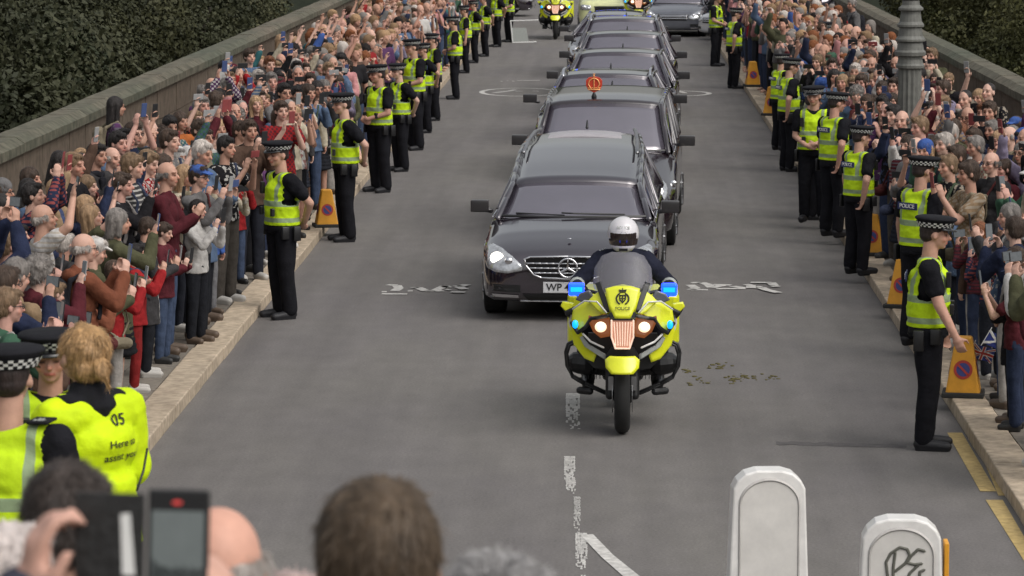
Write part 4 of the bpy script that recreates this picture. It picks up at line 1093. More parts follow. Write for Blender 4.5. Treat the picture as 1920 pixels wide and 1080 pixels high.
    # rear screen
    g = G(); g.add([(-wrx(yr1)*.95,yr1,rz_(yr1)),(wrx(yr1)*.95,yr1,rz_(yr1)),(bw*.93,yb+.06,belt),(-bw*.93,yb+.06,belt)], [(0,1,2,3)]); g.obj('rear_window', M['glass'], root, solid=.006)
    return root
M['paint_pale'] = mat('pale_yellow_paint', (.66,.68,.36), rough=.3, coat=.5)
M['mirrorpaint'] = mat('mirror_paint', (.03,.028,.03), rough=.3, coat=.3, var=.05)
M['roofdeck'] = mat('roof_deck', (.36,.34,.36), rough=.35, var=.08)

M["claret"] = mat("dark_claret_paint", (.016,.009,.013), rough=.16, coat=1, var=.2, scale=3, ior=1.6)
# convoy. photographed number plate shows only the start, the rest is behind the outrider
c1 = P(1065, 605); c1.z = 0
c2p = P(1118, 471); d12 = (c2p-c1)
HEAD = math.atan2(-(d12.x), d12.y)
car('hearse', 'black hearse with chrome grille and star emblem leading the line of cars', 'hearse', c1, HEAD*.8, W=1.88, L=5.85, hood=.98, ws0=1.38, ws1=2.05, hws=1.27,
    roof=[(2.05,1.27),(2.9,1.42),(3.8,1.54),(5.0,1.60),(5.6,1.56)], wr=.665, style='hearse', plate='WP 4', mirror_w=.25, mirror_h=1.05, belt=.96)
c2p.z = 0
limo = car('state_limousine', 'tall dark state limousine with lit headlight and red and gold roof crest, behind the hearse', 'limousine', c2p, HEAD, W=1.97, L=6.1, hood=1.12, ws0=1.75, ws1=2.45, hws=1.66,
    roof=[(2.45,1.66),(3.0,1.74),(4.6,1.76),(5.5,1.68)], wr=.74, style='limo', mirror_w=.26, mirror_h=1.22, belt=1.10, paint='claret')
# roof crest: a shield crown on a short mast
cr = empty('roof_crest', (0,0,0)); cr.parent = limo; cr.location = (-.15,2.75,1.76); cr.scale = (.74,)*3
def crest(parent):
    g = G(); g.cap((0,0,0),(0,0,.07),.05,.018); g.obj('crest_mast', M['black'], parent, smooth=True)
    g = G(); g.prism([(-.11,.12),(-.145,.20),(-.145,.29),(-.10,.34),(0,.36),(.10,.34),(.145,.29),(.145,.20),(.11,.12),(0,.07)], -.02,.02); g.obj('crest_field', M['crest_red'], parent, bevel=.008)
    g = G()
    for s in (-1,0,1): g.tube([(s*.045,-.03,.12),(s*.10,-.032,.22),(s*.075,-.032,.29),(s*.01,-.032,.33)], .011, 6)
    g.tube([(-.10,-.03,.125),(.10,-.03,.125)], .014, 6); g.tube([(-.11,-.03,.155),(.11,-.03,.155)], .008, 6)
    g.ell((0,-.03,.365),(.018,.014,.018),8,6); g.tube([(0,-.03,.38),(0,-.03,.41)], .007, 6); g.tube([(-.018,-.03,.398),(.018,-.03,.398)], .006, 6)
    g.obj('crown_emblem', M['gold'], parent, smooth=True)
crest(cr)
def cp(px, py, z): 
    p = PZ(px, py, z); p.z = 0; return p
specs = [
 ('luxury_car','black estate car with bright roof rails behind the crested limousine', 1128, 52.6, dict(W=2.12,L=5.0,hood=1.06,ws0=1.15,ws1=1.95,hws=1.52,wr=.70,style='suv',rails='chrome',mirror_w=.27,mirror_h=1.20,belt=1.05)),
 ('luxury_car','black saloon with pale glare on its windscreen, fourth car of the line', 1154, 59.6, dict(W=2.10,L=5.0,hood=1.02,ws0=1.1,ws1=1.9,hws=1.52,wr=.70,style='suv',mirror_w=.26,mirror_h=1.18,belt=1.02)),
 ('luxury_car','black car whose rounded roof shows fifth in the line', 1164, 66.4, dict(W=2.08,L=5.0,hood=1.04,ws0=1.1,ws1=1.9,hws=1.55,wr=.70,style='suv',mirror_w=.26,mirror_h=1.2,belt=1.04)),
 ('luxury_car','black car with silver rail ends, sixth in the line', 1163, 73.0, dict(W=2.08,L=5.0,hood=1.06,ws0=1.1,ws1=1.9,hws=1.58,wr=.72,style='suv',rails='chrome',mirror_w=.26,mirror_h=1.22,belt=1.06)),
 ('luxury_car','dark limousine at the tail of the black cars, in front of the paired motorcycles', 1146, 80.5, dict(W=2.10,L=5.3,hood=1.0,ws0=1.2,ws1=2.0,hws=1.36,wr=.62,style='plain',mirror_w=.28,mirror_h=1.10,belt=.98,roof=[(2.0,1.36),(2.8,1.43),(4.2,1.42),(4.8,1.34)])),
]
for nm, lb, px, z, kw in specs:
    p = PZ(px, 150, z); p.z = 0; car(nm, lb, 'car', p, HEAD*.9, **kw)
# police car far back and two parked cars on the right
p = PZ(1142, 0, 106); p.z = 0
pc = car('police_car', 'white and yellow police car behind the two far outriders', 'police car', p, 0, W=1.9, L=4.8, hood=1.0, ws0=1.2, ws1=1.9, hws=1.5, wr=.62, paint='paint_pale', style='suv', group=None)
g = G(); g.box(-.55,.55,2.2,2.4,1.56,1.66); g.obj('light_bar', M['blue'], pc)
p = P(1262, 70); p.z = 0
car('parked_car', 'silver-grey parked car with dark windscreen at the far right of the road', 'car', p, R(-8), W=1.8, L=4.4, paint='paint_grey', hood=.95, ws0=1.1, ws1=1.9, hws=1.42, group='cars parked at the far end')
p = P(1330, 76); p.z = 0
car('parked_car', 'white-bonneted dark car beyond the far right officers', 'car', p, R(-62), W=1.8, L=4.4, paint='paint_white', hood=.95, ws0=1.1, ws1=1.9, hws=1.45, group='cars parked at the far end')
p = P(1000, 32); p.z = 0
car('parked_car', 'dark parked car across the far left end of the road', 'car', p+Vector((0,1,0)), R(86), W=1.8, L=4.6, paint='paint', hood=.95, ws0=1.1, ws1=1.9, hws=1.45, group='cars parked at the far end')

# ------------------------------------------------------------------ police motorcycle and rider
def bike_mesh():
    D = {}
    def yb(x, z, k=.9): return k*x*x
    def add(name, g, m, smooth=False, **kw): D.setdefault(name, []).append((g, m, smooth, kw))
    # front wheel
    g = G(); pr = []
    n = 40; R0 = .315
    for i in range(n):
        a = 2*math.pi*i/n
        for j in range(9):
            b = math.pi*j/8; pr.append((-.062*math.cos(b), .33+(R0-.055+.062*math.sin(b))*math.cos(a), .32+(R0-.055+.062*math.sin(b))*math.sin(a)))
    g.add(pr, [(i*9+j, i*9+j+1, ((i+1)%n)*9+j+1, ((i+1)%n)*9+j) for i in range(n) for j in range(8)]); add('front_tyre', g, 'tyre', True)
    g = G(); g.cyl((-.03,.33,.32),(.03,.33,.32),.24,n=28); 
    add('front_rim', g, 'black')
    for s in (-1,1):
        g = G(); g.cyl((s*.075,.33,.32),(s*.082,.33,.32),.155,n=28); g.box(s*.09-.02,s*.09+.02,.20,.30,.36,.47); add('brake_disc', g, 'steel')
        g = G(); g.cap((s*.10,.33,.30),(s*.105,.52,.86),.034,.030); add('fork', g, 'black', True)
    # rear wheel
    g = G(); pr = []
    for i in range(n):
        a = 2*math.pi*i/n
        for j in range(9):
            b = math.pi*j/8; pr.append((-.09*math.cos(b), 1.82+(R0-.06+.065*math.sin(b))*math.cos(a), .32+(R0-.06+.065*math.sin(b))*math.sin(a)))
    g.add(pr, [(i*9+j, i*9+j+1, ((i+1)%n)*9+j+1, ((i+1)%n)*9+j) for i in range(n) for j in range(8)]); add('rear_tyre', g, 'tyre', True)
    # mudguard
    g = G(); g.panel([(-.135,.625),(-.10,.655),(.10,.655),(.135,.625),(.13,.57),(.085,.525),(-.085,.525),(-.13,.57)], lambda x,z: -.045+2.5*x*x+(.66-z)*.15*0+(z-.6)*.5, 4, 3, th=.03); add('front_mudguard', g, 'bikeyellow', True)
    g = G(); g.cap((0,.16,.60),(0,.42,.66),.075,.08,wide=(1,0,0),wf=1.0); add('mudguard_rear', g, 'black', True)
    # dark core
    g = G(); g.cap((0,.62,.80),(0,1.0,.62),.16,.20,wide=(1,0,0),wf=1.1); g.cap((0,.9,.42),(0,1.3,.45),.14,.14,wide=(1,0,0),wf=1.3); g.box(-.13,.13,.50,.56,.42,.80); add('frame', g, 'black')
    for s in (-1,1):
        g = G(); g.cap((s*.12,.80,.46),(s*.33,.78,.50),.075,.085); g.cap((s*.30,.74,.50),(s*.36,.74,.505),.10,.09)
        for k in range(5): g.cyl((s*(.18+.03*k),.78,.48),(s*(.185+.03*k),.78,.48),.115,n=16)
        add('engine_cylinder', g, 'black')
        # crash bars
        for (yy, ex, r, zz) in ((.66,.0,.014,0),(.56,-.015,.010,.0)):
            g = G(); X = .455+ex; pts = [(.14,.28),(.30,.35),(.40,.41),(X-.01,.49),(X,.60),(X-.02,.665),(X-.07,.69),(.33,.675),(.27,.64)]
            g.tube([(s*x, yy, z) for x, z in pts], r, 8); add('crash_bar', g, 'black', True)
        g = G(); g.cap((s*.26,.55,.30),(s*.34,.60,.30),.03,.03); g.cap((s*.26,.98,.33),(s*.36,.98,.33),.025,.02); add('foot_peg', g, 'black')
        # lower dark fairing between panels
        g = G(); g.panel([(s*x,z) for x,z in ((.10,.68),(.30,.74),(.40,.86),(.36,.62),(.22,.50),(.12,.48))], lambda x,z: .40+.3*abs(x), 4, 3, th=.05); add('inner_fairing', g, 'black')
        # main side fairing (yellow)
        S_ = lambda pts: [(s*x, z) for x, z in pts]
        g = G(); g.panel(S_([(.115,.985),(.20,1.06),(.30,1.055),(.39,.985),(.405,.90),(.36,.80),(.335,.83),(.28,.865),(.235,.935),(.19,.945)]), lambda x,z: .16+1.1*x*x+(z-.9)*.25, 5, 4, th=.04); add('side_fairing', g, 'bikeyellow', True)
        g = G(); g.panel(S_([(.335,.82),(.375,.80),(.405,.89),(.41,.80),(.385,.70),(.30,.60),(.225,.575),(.205,.63),(.25,.69),(.30,.74)]), lambda x,z: .24+.9*x*x+(z-.9)*.1, 5, 4, th=.04); add('lower_fairing', g, 'bikeyellow', True)
        # dark trim lines
        g = G(); g.tube([(s*x, y, z) for x, y, z in ((.115,.11,.96),(.20,.145,.94),(.245,.18,.93),(.29,.20,.86),(.35,.25,.81),(.40,.30,.88))], .016, 6); add('fairing_trim', g, 'black')
        g = G(); g.panel(S_([(.13,.60),(.30,.70),(.335,.765),(.315,.78),(.27,.72),(.13,.645)]), lambda x,z: .17+.9*x*x, 4, 4, th=.03); add('beak_trim', g, 'silver', True)
        g = G(); g.tube([(s*x, y, z) for x, y, z in ((.125,.125,.985),(.20,.165,1.065),(.30,.225,1.062),(.392,.30,.99))], .007, 6); g.tube([(s*x, y, z) for x, y, z in ((.15,.155,.705),(.25,.20,.745),(.31,.235,.80))], .009, 6); add('edge_highlight', g, 'white', True)
        g = G(); g.panel(S_([(.375,.93),(.425,.96),(.43,.86),(.405,.78),(.385,.84)]), lambda x,z: .33+.3*abs(x), 3, 3, th=.04); add('side_panel', g, 'white', True)
        # headlights
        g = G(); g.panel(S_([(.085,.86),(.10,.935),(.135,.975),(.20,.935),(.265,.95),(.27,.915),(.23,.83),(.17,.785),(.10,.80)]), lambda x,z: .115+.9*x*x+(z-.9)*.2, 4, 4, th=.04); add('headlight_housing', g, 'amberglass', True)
        g = G(); g.ell((s*.170,.115,.872),(.046,.03,.042),18,10); add('headlight', g, 'lamp_on', True)
        g = G(); g.ell((s*.170,.093,.874),(.024,.015,.022),18,10); add('headlight', g, 'lamp_core', True)
        g = G(); g.ell((s*.372,.25,.875),(.024,.02,.034),12,8); add('side_blue_lamp', g, 'cyan', True)
        # yellow hand-guard mirrors
        g = G(); g.panel(S_([(.385,1.025),(.475,1.035),(.49,1.00),(.455,.965),(.405,.95)]), lambda x,z: .30+.2*abs(x), 3, 4, th=.05); add('mirror', g, 'bikeyellow', True)
        g = G(); g.cap((s*.33,.36,1.0),(s*.43,.40,.95),.022,.028); g.panel(S_([(.40,.975),(.46,.97),(.485,.99),(.45,.93),(.42,.90)]), lambda x,z: .32+.2*abs(x), 3, 3, th=.04); add('mirror_stem', g, 'black', True)
        # blue strobe units
        g = G(); g.box(s*.365-.062, s*.365+.062, .36,.44,1.085,1.185); add('blue_light', g, 'blue', bevel=.015)
        g = G(); g.box(s*.365-.045, s*.365+.045, .352,.37,1.12,1.155); add('blue_light_core', g, 'cyan')
        g = G(); g.cap((s*.30,.46,1.03),(s*.36,.42,1.09),.016,.014); add('lamp_bracket', g, 'black')
        # handlebar
        g = G(); g.cap((s*.16,.72,1.06),(s*.40,.80,1.10),.014,.016); add('handlebar', g, 'black')
        # panniers
        g = G(); g.box(s*.33-.13, s*.33+.13, 1.55,2.15,.52,.98); add('pannier', g, 'bikeyellow', bevel=.05)
        # yellow flashes beside the crest panel
        g = G(); g.panel(S_([(.135,1.095),(.165,1.155),(.235,1.10),(.27,1.06),(.20,.995),(.13,.955),(.115,.985)]), lambda x,z: .14+1.0*x*x+(z-1.0)*.35, 4, 4, th=.03); add('nose_flash', g, 'bikeyellow', True)
        g = G(); g.panel(S_([(.10,.985),(.135,.99),(.215,1.20),(.175,1.215),(.125,1.08)]), lambda x,z: .115+.9*x*x+(z-1.0)*.42, 4, 4, th=.03); add('nose_trim', g, 'black', True)
        g = G(); g.panel(S_([(.22,1.08),(.32,1.04),(.37,1.06),(.34,1.11),(.26,1.14)]), lambda x,z: .26+.5*x*x, 3, 3, th=.03); add('cowl', g, 'paint_grey', True)
    g = G(); g.panel([(-.135,1.165),(-.06,1.185),(.06,1.185),(.135,1.165),(.11,1.04),(.06,.945),(-.06,.945),(-.11,1.04)], lambda x,z: .085+.9*x*x+(z-1.0)*.42, 5, 4, th=.04); add('nose_panel', g, 'bikeyellow', True)
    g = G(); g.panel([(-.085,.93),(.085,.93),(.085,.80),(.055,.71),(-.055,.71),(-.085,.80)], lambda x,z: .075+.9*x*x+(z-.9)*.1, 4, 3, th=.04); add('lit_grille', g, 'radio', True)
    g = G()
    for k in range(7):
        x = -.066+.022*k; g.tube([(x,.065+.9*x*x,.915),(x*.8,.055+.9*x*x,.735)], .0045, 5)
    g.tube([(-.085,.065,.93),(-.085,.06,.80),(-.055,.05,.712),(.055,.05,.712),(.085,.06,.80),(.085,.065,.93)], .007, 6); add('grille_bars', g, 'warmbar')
    g = G(); g.panel([(-.10,.945),(.10,.945),(.088,.93),(-.088,.93)], lambda x,z: .06+.9*x*x, 2, 3, th=.05); g.panel([(-.09,.71),(.09,.71),(.13,.64),(.06,.60),(-.06,.60),(-.13,.64)], lambda x,z: .10+.9*x*x, 3, 3, th=.05); g.prism([(-.27,.80),(.27,.80),(.30,.60),(.22,.52),(-.22,.52),(-.30,.60)], .30,.34); add('nose_core', g, 'black')
    # screen
    g = G(); g.panel([(-.20,1.10),(-.235,1.18),(-.225,1.30),(-.165,1.395),(-.09,1.425),(.09,1.425),(.165,1.395),(.225,1.30),(.235,1.18),(.20,1.10),(.10,1.12),(-.10,1.12)], lambda x,z: .20+1.6*x*x+(z-1.1)*.75, 6, 4, th=.006); add('windshield', g, 'screenglass', True)
    # crest decal + lettering
    g = G(); yy = lambda x,z: .085+.9*x*x+(z-1.0)*.42-.006
    def tub(pts, r): g.tube([(x, yy(x,z), z) for x, z in pts], r, 6)
    tub([(.048*math.cos(R(a)), 1.095+.044*math.sin(R(a))) for a in range(-60,75,15)], .0065); tub([(-.048*math.cos(R(a)), 1.095+.044*math.sin(R(a))) for a in range(-60,75,15)], .0065)
    tub([(-.022,1.12),(-.022,1.09),(0,1.065),(.022,1.09),(.022,1.12),(-.022,1.12)], .005); tub([(0,1.12),(0,1.065)], .004); tub([(-.022,1.097),(.022,1.097)], .004)
    tub([(-.02,1.145),(-.026,1.16),(0,1.155),(.026,1.16),(.02,1.145),(-.02,1.145)], .005); tub([(0,1.155),(0,1.172)], .004); add('crest_emblem', g, 'black')
    # tank, seat
    g = G(); g.cap((0,.80,.98),(0,1.12,.93),.15,.15,wide=(1,0,0),wf=1.2); add('fuel_tank', g, 'bikeyellow', True)
    g = G(); g.cap((0,1.15,.83),(0,1.70,.88),.11,.12,wide=(1,0,0),wf=1.5); add('seat', g, 'black', True)
    g = G(); g.box(-.19,.19,1.72,2.12,.95,1.22); add('top_box', g, 'bikeyellow', bevel=.05)
    return D
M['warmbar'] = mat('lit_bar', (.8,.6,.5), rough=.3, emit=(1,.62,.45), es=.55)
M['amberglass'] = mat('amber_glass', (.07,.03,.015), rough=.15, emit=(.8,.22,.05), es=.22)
BD = None
BIKE_OBJ = []
def make_bike(p, rz, sc, label, crash=True):
    global BD
    root = empty('police_motorcycle', p, rz, sc); tag(root, label, 'motorcycle', 'yellow police motorcycles')
    if BD is None:
        BD = bike_mesh()
        for nm, lst in BD.items():
            for g, m, sm, kw in lst:
                o = g.obj(nm, M[m], root, smooth=sm, **kw); BIKE_OBJ.append(o)
        t = mesh_obj('lettering', text_mesh('POLICE', .036, ext=.001), M['black'], root, smooth=False)
        t.matrix_local = Matrix.Translation((0,.074,1.022)) @ Matrix.Rotation(R(90-22),4,'X'); BIKE_OBJ.append(t)
    else:
        for s in BIKE_OBJ:
            c = s.copy(); COL.objects.link(c); c.parent = root
    return root
def make_rider(p, rz, sc, label):
    "seated rider; faces -Y, coordinates shared with the motorcycle"
    g = G(); hm = Matrix.Translation((0,1.06,1.50)) @ Matrix.Rotation(R(180),4,'Z') @ Matrix.Rotation(R(-4),4,'X')
    head_prims(g, hm); g.cap((0,1.16,1.30),(0,1.09,1.44),.06,.055)
    g.cap((-.13,1.15,1.29),(.13,1.15,1.29),.06,.06); g.ell((0,1.18,1.15),(.16,.11,.16)); g.ell((0,1.24,.98),(.15,.11,.14))
    J = {}
    for s in (-1,1):
        E, T = ik((s*.185,1.13,1.29),(s*.36,.80,1.11),.28,.26,(s*.8,.3,-.8)); J[s] = (E,T)
        g.cap((s*.185,1.13,1.29),E,.05,.042); g.cap(E,T,.042,.03); hand(g, T, (s*.1,-.9,.2), (0,.2,-1), -s, 1.0)
        g.cap((s*.10,1.24,.92),(s*.26,.86,.80),.085,.06); g.cap((s*.26,.86,.80),(s*.28,1.02,.38),.058,.042); g.cap((s*.28,1.05,.34),(s*.28,.85,.31),.045,.038)
    me = remesh(g, .0095, 3); head_tint(me, hm)
    o = mesh_obj('person', me, M['skin']); o.location = p; o.rotation_euler = (0,0,rz); o.scale = (sc,)*3; o.color = (.5,.3,.24,1)
    tag(o, label, 'police rider', 'police motorcycle outriders')
    g = G(); g.cap((-.14,1.15,1.29),(.14,1.15,1.29),.085,.085); g.ell((0,1.18,1.15),(.20,.145,.18)); g.ell((0,1.24,1.0),(.18,.14,.15)); g.cap((0,1.15,1.33),(0,1.12,1.40),.075,.072)
    for s in (-1,1):
        E, T = J[s]; g.cap((s*.185,1.13,1.29),E,.078,.066); g.cap(E,E.lerp(T,.86),.064,.046)
    me = remesh(g, .010, 3); wrinkle(me, .010, 9); c = mesh_obj('jacket', me, M['cloth'], o); c.color = (.018,.020,.034,1)
    g = G()
    for s in (-1,1):
        E, T = J[s]; g.cap(E.lerp(T,.28), E.lerp(T,.40), .066, .063)
        for k in range(3): g.ell((s*(.145+.022*k),1.115,1.383-.008*k),(.008,.008,.005),8,5)
    cc = mesh_obj('reflective_cuff', g.mesh(), M['silver'], c)
    g = G()
    for s in (-1,1): g.cap((s*.10,1.235,.93),(s*.26,.86,.80),.105,.078); g.cap((s*.26,.86,.80),(s*.28,1.0,.42),.076,.062)
    me = remesh(g, .012, 3); c = mesh_obj('trousers', me, M['cloth'], o); c.color = (.012,.012,.016,1)
    for s in (-1,1):
        E, T = J[s]; g = G(); d = (T-E).normalized(); g.cap(E.lerp(T,.80), T, .045, .042)
        hand(g, T, (s*.1,-.9,.2), (0,.2,-1), -s, 1.05, sc=1.22); me = remesh(g, .008, 3); mesh_obj('glove', me, M['black_cloth'], o)
        g = G(); g.cap((s*.28,1.05,.34),(s*.28,.84,.31),.058,.05); g.cap((s*.28,1.03,.36),(s*.28,1.0,.50),.058,.066); mesh_obj('boot', remesh(g,.011,3), M['black'], o)
    # helmet
    g = G(); g.ell((0,0,.012),(.128,.150,.138),28,20); g.ell((0,.045,-.075),(.098,.095,.060),24,14); me = remesh(g, .006, 6)
    bm = bmesh.new(); bm.from_mesh(me)
    bmesh.ops.delete(bm, geom=[f for f in bm.faces if (lambda q: q.y > .055 and abs(q.x) < .105 and -.058 < q.z < .035)(f.calc_center_median())], context='FACES'); bm.to_mesh(me); bm.free()
    h = mesh_obj('helmet', me, M['helmet'], o); h.matrix_local = hm
    g = G(); rows = []
    for z in (-.070,-.045,-.02,0,.02,.045):
        for a in range(-72,73,8):
            k = math.sqrt(max(0,1-(z/.19)**2)); rows.append((.124*k*math.sin(R(a)), .149*k*math.cos(R(a)), z))
    n = len(range(-72,73,8)); g.add(rows, [(j*n+i,j*n+i+1,(j+1)*n+i+1,(j+1)*n+i) for j in range(5) for i in range(n-1)]); g.obj('visor', M['visor'], h, smooth=True)
    g = G(); g.box(-.035,.035,.137,.146,-.108,-.088); g.obj('chin_vent', M['black'], h)
    t = mesh_obj('lettering', text_mesh('POLICE', .032), M['silver'], h, smooth=False); t.matrix_local = Matrix.Translation((0,.128,.078)) @ Matrix.Rotation(R(180),4,'Z') @ Matrix.Rotation(R(60),4,'X')
    return o
M['helmet'] = mat('helmet_white', (.66,.64,.66), rough=.22, coat=.6, var=.04)
def place_bike(px, py, sc, lb, lr):
    p = P(px, py); p.z = 0; b = make_bike(p-Vector((0,.33*sc,0)), R(-.5), sc, lb); r = make_rider(p-Vector((0,.33*sc,0)), R(-.5), sc, lr); return b, r
place_bike(1166, 812, 1.06, 'yellow police motorcycle with blue lamps and crest leading the hearse', 'rider in white helmet and dark jacket on the nearest motorcycle')
def copy_tree(o, parent=None):
    c = o.copy(); COL.objects.link(c); c.parent = parent
    for ch in o.children: copy_tree(ch, c)
    return c
b0 = [o for o in COL.objects if o.name == 'police_motorcycle'][0]; r0 = [o for o in COL.objects if o.type == 'MESH' and o.get('category') == 'police rider'][0]
for px, py, z, tx in ((1041, 75, 0, 'left'), (1197, 62, 0, 'right')):
    p = P(px, py); p.z = 0
    b = copy_tree(b0); b.location = p; b.scale = (1.08,)*3; b['label'] = f'small distant yellow police motorcycle, {tx} one of the pair behind the cars'
    r = copy_tree(r0); r.location = p; r.scale = (1.08,)*3; r['label'] = f'dark-jacketed rider on the {tx} distant motorcycle of the pair'

# ------------------------------------------------------------------ officers
def face(dx, dy): return math.atan2(-dx, dy)
OFF = []
def off_at(px, fy, ty, dx, dy, pose, label, zk=0.0, **kw):
    p = P(px, fy); p.z = 0; top = PZ(px, ty, p.y).z; zk = .116 if (p.x > KR-.08 or p.x < KL+.05) and not zk else zk
    if zk: p = Vector((p.x*(HC-zk)/HC, p.y*(HC-zk)/HC, 0)); top = PZ(px, ty, p.y).z
    sc = max(.88, min(1.06, (top-zk)/1.80)); p.z = zk
    o = officer(p, face(dx, dy), sc, pose, label, **kw); OFF.append(o); return o
GL, GR = 'police officers lining the left kerb', 'police officers lining the right kerb'
off_at(530,596,263,-.86,-.50,'behind','police officer in hi-vis vest and cap, nearest of the left kerb line, hands behind back', group=GL)
off_at(648,452,170,-.95,-.30,'behind','police officer second from the viewer along the left kerb, beside the orange cone', group=GL, skin=SKINS[1])
off_at(712,360,120,-.75,-.65,'clasp','police officer third along the left kerb, vest front showing, hands clasped', group=GL, skin=SKINS[2])
off_at(750,321,118,-.85,-.5,'behind','police officer fourth along the left kerb, half behind the third', group=GL, skin=SKINS[3])
off_at(777,281,72,-.8,-.55,'clasp','police officer fifth along the left kerb', group=GL)
off_at(797,249,80,-.9,-.4,'behind','police officer sixth along the left kerb, overlapped by the fifth', group=GL, sex='f')
off_at(813,226,62,-.9,-.4,'down','police officer seventh along the left kerb', group=GL)
off_at(853,186,30,-1,-.1,'clasp','police officer eighth on the left, standing clear out on the road', group=GL)
for i, (x, y, t) in enumerate(((873,137,10),(890,118,0),(909,106,-10),(931,88,-22),(954,79,-30))):
    off_at(x,y,t,-.9,rnd.uniform(-.5,-.1),rnd.choice(['behind','clasp','down']),f"police officer {['ninth','tenth','eleventh','twelfth','thirteenth'][i]} along the left kerb, near the top of the picture", group=GL)
off_at(1738,840,392,1,-.12,'officer_hang','police officer in hi-vis vest with bare forearm, nearest on the right kerb', group=GR, skin=(.55,.31,.23))
off_at(1608,512,235,.80,.55,'officer_side','police officer second from the viewer on the right kerb, lettered patch on back', group=GR)
off_at(1562,441,172,.82,.58,'officer_side','police officer third on the right kerb, POLICE patch on back', group=GR, skin=SKINS[2])
off_at(1518,411,170,.85,.35,'officer_side','shorter police officer fourth on the right kerb, left of the third', group=GR, sex='f')
off_at(1478,321,108,.9,.3,'officer_side','police officer fifth on the right kerb with arms at side', group=GR)
off_at(1462,280,100,.85,.45,'down','police officer sixth on the right kerb, mostly behind the fifth', group=GR, sex='f')
off_at(1376,166,14,.9,.35,'officer_side','police officer standing alone on right of road beside the far cones', group=GR)
off_at(1342,124,-14,.7,-.3,'clasp','police officer far right on the road near the parked cars', group=GR)
off_at(1722,646,292,.75,.65,'officer_side','police officer in peaked cap inside right crowd, behind the nearest right officer', group=GR, skin=SKINS[4])
p = PZ(1550, 40, 66); o = officer(Vector((p.x,66,.1)), face(-.5,-.85), 1.02, 'down', 'police officer facing the road from among the far right crowd by the parapet', group=GR); OFF.append(o)
p = PZ(1527, 160, 46); o = officer(Vector((p.x,46,.1)), face(-.2,-1), 1.0, 'clasp', 'police officer facing the viewer among the right crowd, behind the fourth officer', group=GR); OFF.append(o)

# ------------------------------------------------------------------ foreground figures on the terrace
TL = 2.0
M['hair_fine'] = mat('hair_strand', rough=.5, var=.5, scale=60, objcol=True, spec=.4)
def fg(px, py, z, level, sex, pose, hair, hcol, top, tcol, label, rz=0.0, skin=SKINS[0], fine=None, bald=False):
    q = PZ(px, py, z); sc = (q.z-level)/1.66
    o = person(Vector((q.x, q.y-.03, level)), rz, sc, sex, pose, hair, hcol, top, tcol, 'trousers', (.03,.03,.04), skin, label, group='onlookers seen from behind at the bottom edge')
    if fine:
        hair_o = [c for c in o.children if c.name.startswith('hair')][0]
        st = mesh_obj('strands', strands(hair, *fine), M['hair_fine'], hair_o); st.color = (*[c*1.0 for c in hcol],1)
    return o
fg(703,1060,4.72,TL,'m','down','short',(.085,.058,.036),'jacket',(.04,.04,.05),'onlooker with thick brown hair seen from behind, bottom centre-left', rz=R(-6), fine=(16000,.022,.0007,1,.16,0,.16))
fg(404,1062,5.5,TL,'m','down','balding',(.40,.36,.33),'jacket',(.06,.07,.10),'bald pink-headed onlooker with grey side hair, partly behind the held-up phone', rz=R(-14), skin=(.66,.36,.27), fine=(5000,.018,.0006,2,.2))
fg(120,972,6.3,TL,'f','down','fringe',(.055,.042,.036),'jacket',(.05,.05,.05),'dark brown-haired onlooker whose head shows behind the raised hand', rz=R(-30), fine=(11000,.032,.0008,3,.35,.1))
fg(12,1088,5.9,TL,'m','down','short',(.62,.55,.52),'jacket',(.12,.13,.16),'white-haired onlooker at the bottom left corner', rz=R(-20), fine=(12000,.026,.0007,4,.2))
fg(930,1190,5.2,TL,'f','down','curly',(.33,.32,.32),'coat',(.10,.12,.10),'onlooker with curly silver-grey hair at the bottom edge, centre', rz=R(4), fine=(14000,.034,.0009,5,.7,.5))
fg(548,1190,5.6,TL,'f','down','bob',(.50,.38,.36),'coat',(.12,.05,.06),'pinkish-blonde onlooker barely showing beside the brown-haired head', rz=R(10), fine=(9000,.03,.0009,6,.4,.2))
# holder of the phone in its open flip case
pz = 4.2
pc_ = PZ(262, 1010, pz)
hb = Vector((pc_.x, pz-.42, TL)); lh = PZ(60, 1128, pz-.02)-hb; rh = PZ(438, 1200, pz+.02)-hb
POSES['hold_up'] = dict(r=(tuple(rh),(-1,.2,.1),(-.22,.05,1)), l=(tuple(lh),(1,.35,0),(.12,.0,1)), hd=(0,4,0))
hold = mesh_obj('person', lib_body('m','hold_up',.0065,.75,.92), M['skin']); hold.location = hb; hold.color = (.62,.36,.28,1)
tag(hold, 'person below the frame holding up a phone in an open flip case with both hands', 'person', 'onlookers seen from behind at the bottom edge')
hm = head_mtx('hold_up'); h_ = mesh_obj('hair', lib_hair('short'), M['hair'], hold); h_.color = (.03,.02,.02,1); h_.matrix_local = hm
for nm, me, cl in (('jacket', lib_top('m','hold_up','jacket'), (.05,.05,.07)), ('trousers', lib_legs('m','trousers'), (.03,.03,.04))):
    c = mesh_obj(nm, me, M['cloth'], hold); c.color = (*cl,1)
for s in (-1,1): c = mesh_obj('shoe', lib_shoe(s), M['shoe'], hold); c.color = (.02,.02,.02,1)
ph = empty('smartphone', pc_, R(0)); tag(ph, 'large black smartphone in open flip case, screen filming the road, held up bottom left', 'phone')
ph.rotation_euler = (R(-6), R(1.2), 0)
g = G(); g.box(.010,.086,-.004,.006,-.098,.062); g.obj('phone_body', M['black'], ph, bevel=.003)
g = G(); g.box(-.080,.006,-.003,.002,-.097,.056); g.obj('flip_cover', M['leather'] if 'leather' in M else M['black_cloth'], ph, bevel=.004)
